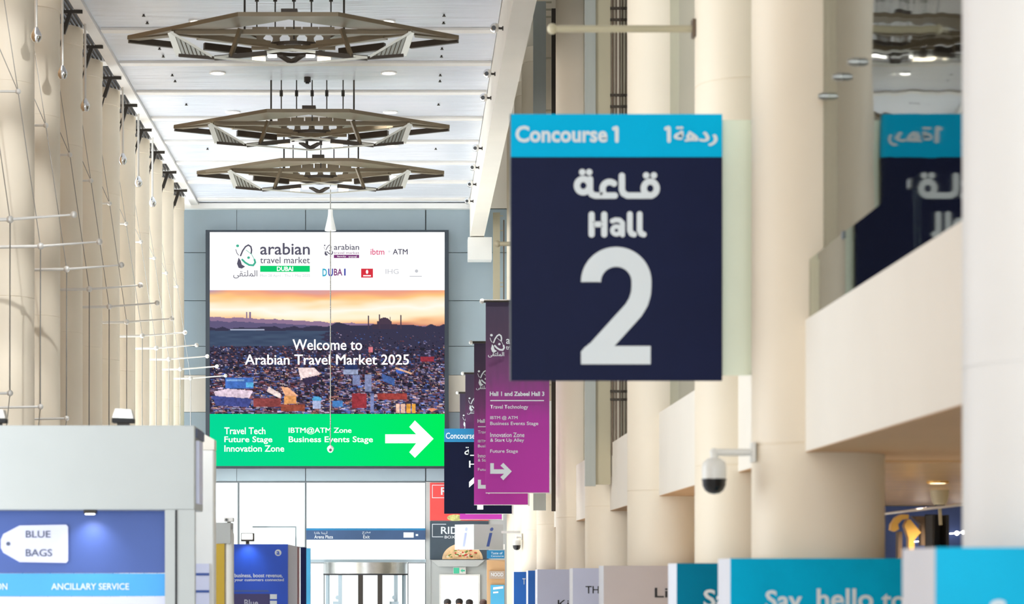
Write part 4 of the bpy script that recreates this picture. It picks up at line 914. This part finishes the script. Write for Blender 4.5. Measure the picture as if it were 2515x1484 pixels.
# info cube
cy = 59.6
t = thing('info_cube', 'hanging grey information cube with white and navy letter i', 'sign', P(1170, 1352, cy))
A_, B_, C_ = P(1117, 1348, cy + .45), P(1164, 1350, cy), P(1236, 1350, cy + .45)
for v in (A_, C_): v.z = B_.z
D_ = A_ + C_ - B_; h = Vector((0, 0, Z_(1288, cy) - B_.z))
build('cube', MB().prism([A_, B_, C_, D_], h), M['greypale'], t)
build('arm', MB().box(C_.x - .15, 2.72, cy + .42, cy + .48, C_.z + .4, C_.z + .46), M['steel'], t)
for a, c, mm in ((A_, B_, mat('lilac ink', C(150, 158, 214), .5)), (B_, C_, M['booth_blue'])):
    u = c - a; nrm = u.cross(Vector((0, 0, 1))).normalized() * .004
    text(t, 'i', 0, 0, 0, 0, 0, mm, .01, frame=(a + u * .42 + h * .12 + nrm, u * .24 + Vector((0, 0, 0)), h * .76), shear=.25)
wy = 62.0
sg = thing('shop_sign', 'small bright blue shop sign under the information cube', 'sign', P(1216, 1372, wy))
build('panel', MB().pbox(1196, 1352, 1239, 1372, wy, .05), M['cyan_dark'], sg); text(sg, 'Taste of', 1206, 1356, 1234, 1362, wy - .003, M['letter']); text(sg, 'Concourse', 1206, 1364, 1237, 1368, wy - .003, M['letter'])
sg = thing('shop_sign', 'taupe shop sign with pale capital letters above the light blue poster', 'sign', P(1216, 1424, wy))
build('panel', MB().pbox(1202, 1403, 1239, 1422, wy, .05), M['taupe'], sg); text(sg, 'NOOD', 1206, 1407, 1236, 1416, wy - .003, M['letter'], .01)
sg = thing('wall_poster', 'light blue poster at the bottom edge right of the glass door', 'poster', P(1220, 1540, wy))
build('panel', MB().pbox(1205, 1437, 1239, 1600, wy, .05), M['skyblue'], sg); build('text_block', MB().poly([(1211, 1443), (1236, 1440), (1236, 1446), (1211, 1449)], wy - .003).poly([(1211, 1454), (1224, 1453), (1224, 1457), (1211, 1458)], wy - .003), M['letter'], sg)
solo('shop_light_box', MB().pbox(1214, 1337, 1240, 1350, wy, .1), M['white'], 'small white light box above the bright blue shop sign', 'light box')
build('wall_shop', MB().pbox(1196, 1376, 1240, 1640, wy + .06, .1), M['soffit'])['kind'] = 'structure'

# ------------------------------------------------------------------ people by the far doors
def person(px, y, head_py, shirt, hair, label, face=0):
    top = Z_(head_py, y); s = top / 1.75; x = X_(px, y)
    t = thing('person', label, 'person', (x, y, 0))
    V = [(0, 0, .95), (0, 0, 1.12), (0, .01, 1.32), (0, .01, 1.46), (0, -.01, 1.53), (0, -.02, 1.62), (0, -.02, 1.70),
         (-.19, .01, 1.42), (-.24, .02, 1.15), (-.23, -.08, .92), (-.22, -.1, .82), (.19, .01, 1.42), (.24, .02, 1.15), (.23, -.08, .92), (.22, -.1, .82),
         (-.1, 0, .90), (-.11, -.02, .5), (-.11, .02, .08), (-.11, -.14, .03), (.1, 0, .90), (.11, .03, .5), (.11, .06, .08), (.11, -.1, .03)]
    Rr = [.15, .13, .15, .10, .055, .09, .075, .065, .05, .04, .035, .065, .05, .04, .035, .09, .065, .045, .04, .09, .065, .045, .04]
    E_ = [(0, 1), (1, 2), (2, 3), (3, 4), (4, 5), (5, 6), (3, 7), (7, 8), (8, 9), (9, 10), (3, 11), (11, 12), (12, 13), (13, 14), (0, 15), (15, 16), (16, 17), (17, 18), (0, 19), (19, 20), (20, 21), (21, 22)]
    me = bpy.data.meshes.new('body'); me.from_pydata([(a * s, b_ * s, c * s) for a, b_, c in V], E_, []); me.update()
    o = bpy.data.objects.new('body', me); COL.objects.link(o); md = o.modifiers.new('skin', 'SKIN')
    for i, r_ in enumerate(Rr): me.skin_vertices[0].data[i].radius = (r_ * s, r_ * s)
    me.skin_vertices[0].data[0].use_root = True
    sb = o.modifiers.new('sub', 'SUBSURF'); sb.levels = 1; sb.render_levels = 1
    bm_ = bpy.data.meshes.new_from_object(o.evaluated_get(bpy.context.evaluated_depsgraph_get())); bpy.data.objects.remove(o)
    for mm in (mat('skin', C(190, 140, 112), .6), shirt, mat('trousers', C(44, 46, 58), .8)): bm_.materials.append(mm)
    for p in bm_.polygons:
        p.use_smooth = True; z = p.center.z / s; ax = abs(p.center.x) / s
        p.material_index = 0 if z > 1.5 or (z < .9 and ax > .19) else (1 if z > .97 else 2)
    bo = bpy.data.objects.new('body', bm_); COL.objects.link(bo); bo.parent = t; ORG[bo.name] = Vector(t.location)
    build('hair', MB().lathe((x, y + .0, 0), [(.085 * s, 1.62 * s), (.1 * s, 1.68 * s), (.085 * s, 1.735 * s), (.04 * s, 1.765 * s), (.001, 1.77 * s)], 16), hair, t, smooth=True)
    build('nose', MB().ball((x, y - .115 * s, 1.61 * s), .018 * s, 8), bm_.materials[0], t)
hd = mat('dark hair', C(38, 32, 30), .7)
person(1099, 64.6, 1473, mat('grey jacket', C(120, 124, 130), .8), hd, 'person in grey jacket, left of the three heads in the white doorway')
person(1128, 65.2, 1472, mat('white shirt', C(225, 225, 225), .8), hd, 'person in white shirt, middle of the three heads in the doorway')
person(1153, 64.9, 1474, mat('dark jacket', C(50, 52, 60), .8), hd, 'person in dark jacket, right of the three heads in the doorway')
person(1187, 63.6, 1474, mat('brown jacket', C(96, 66, 60), .8), mat('brown hair', C(70, 48, 42), .7), 'person in brown jacket beside the light blue poster')
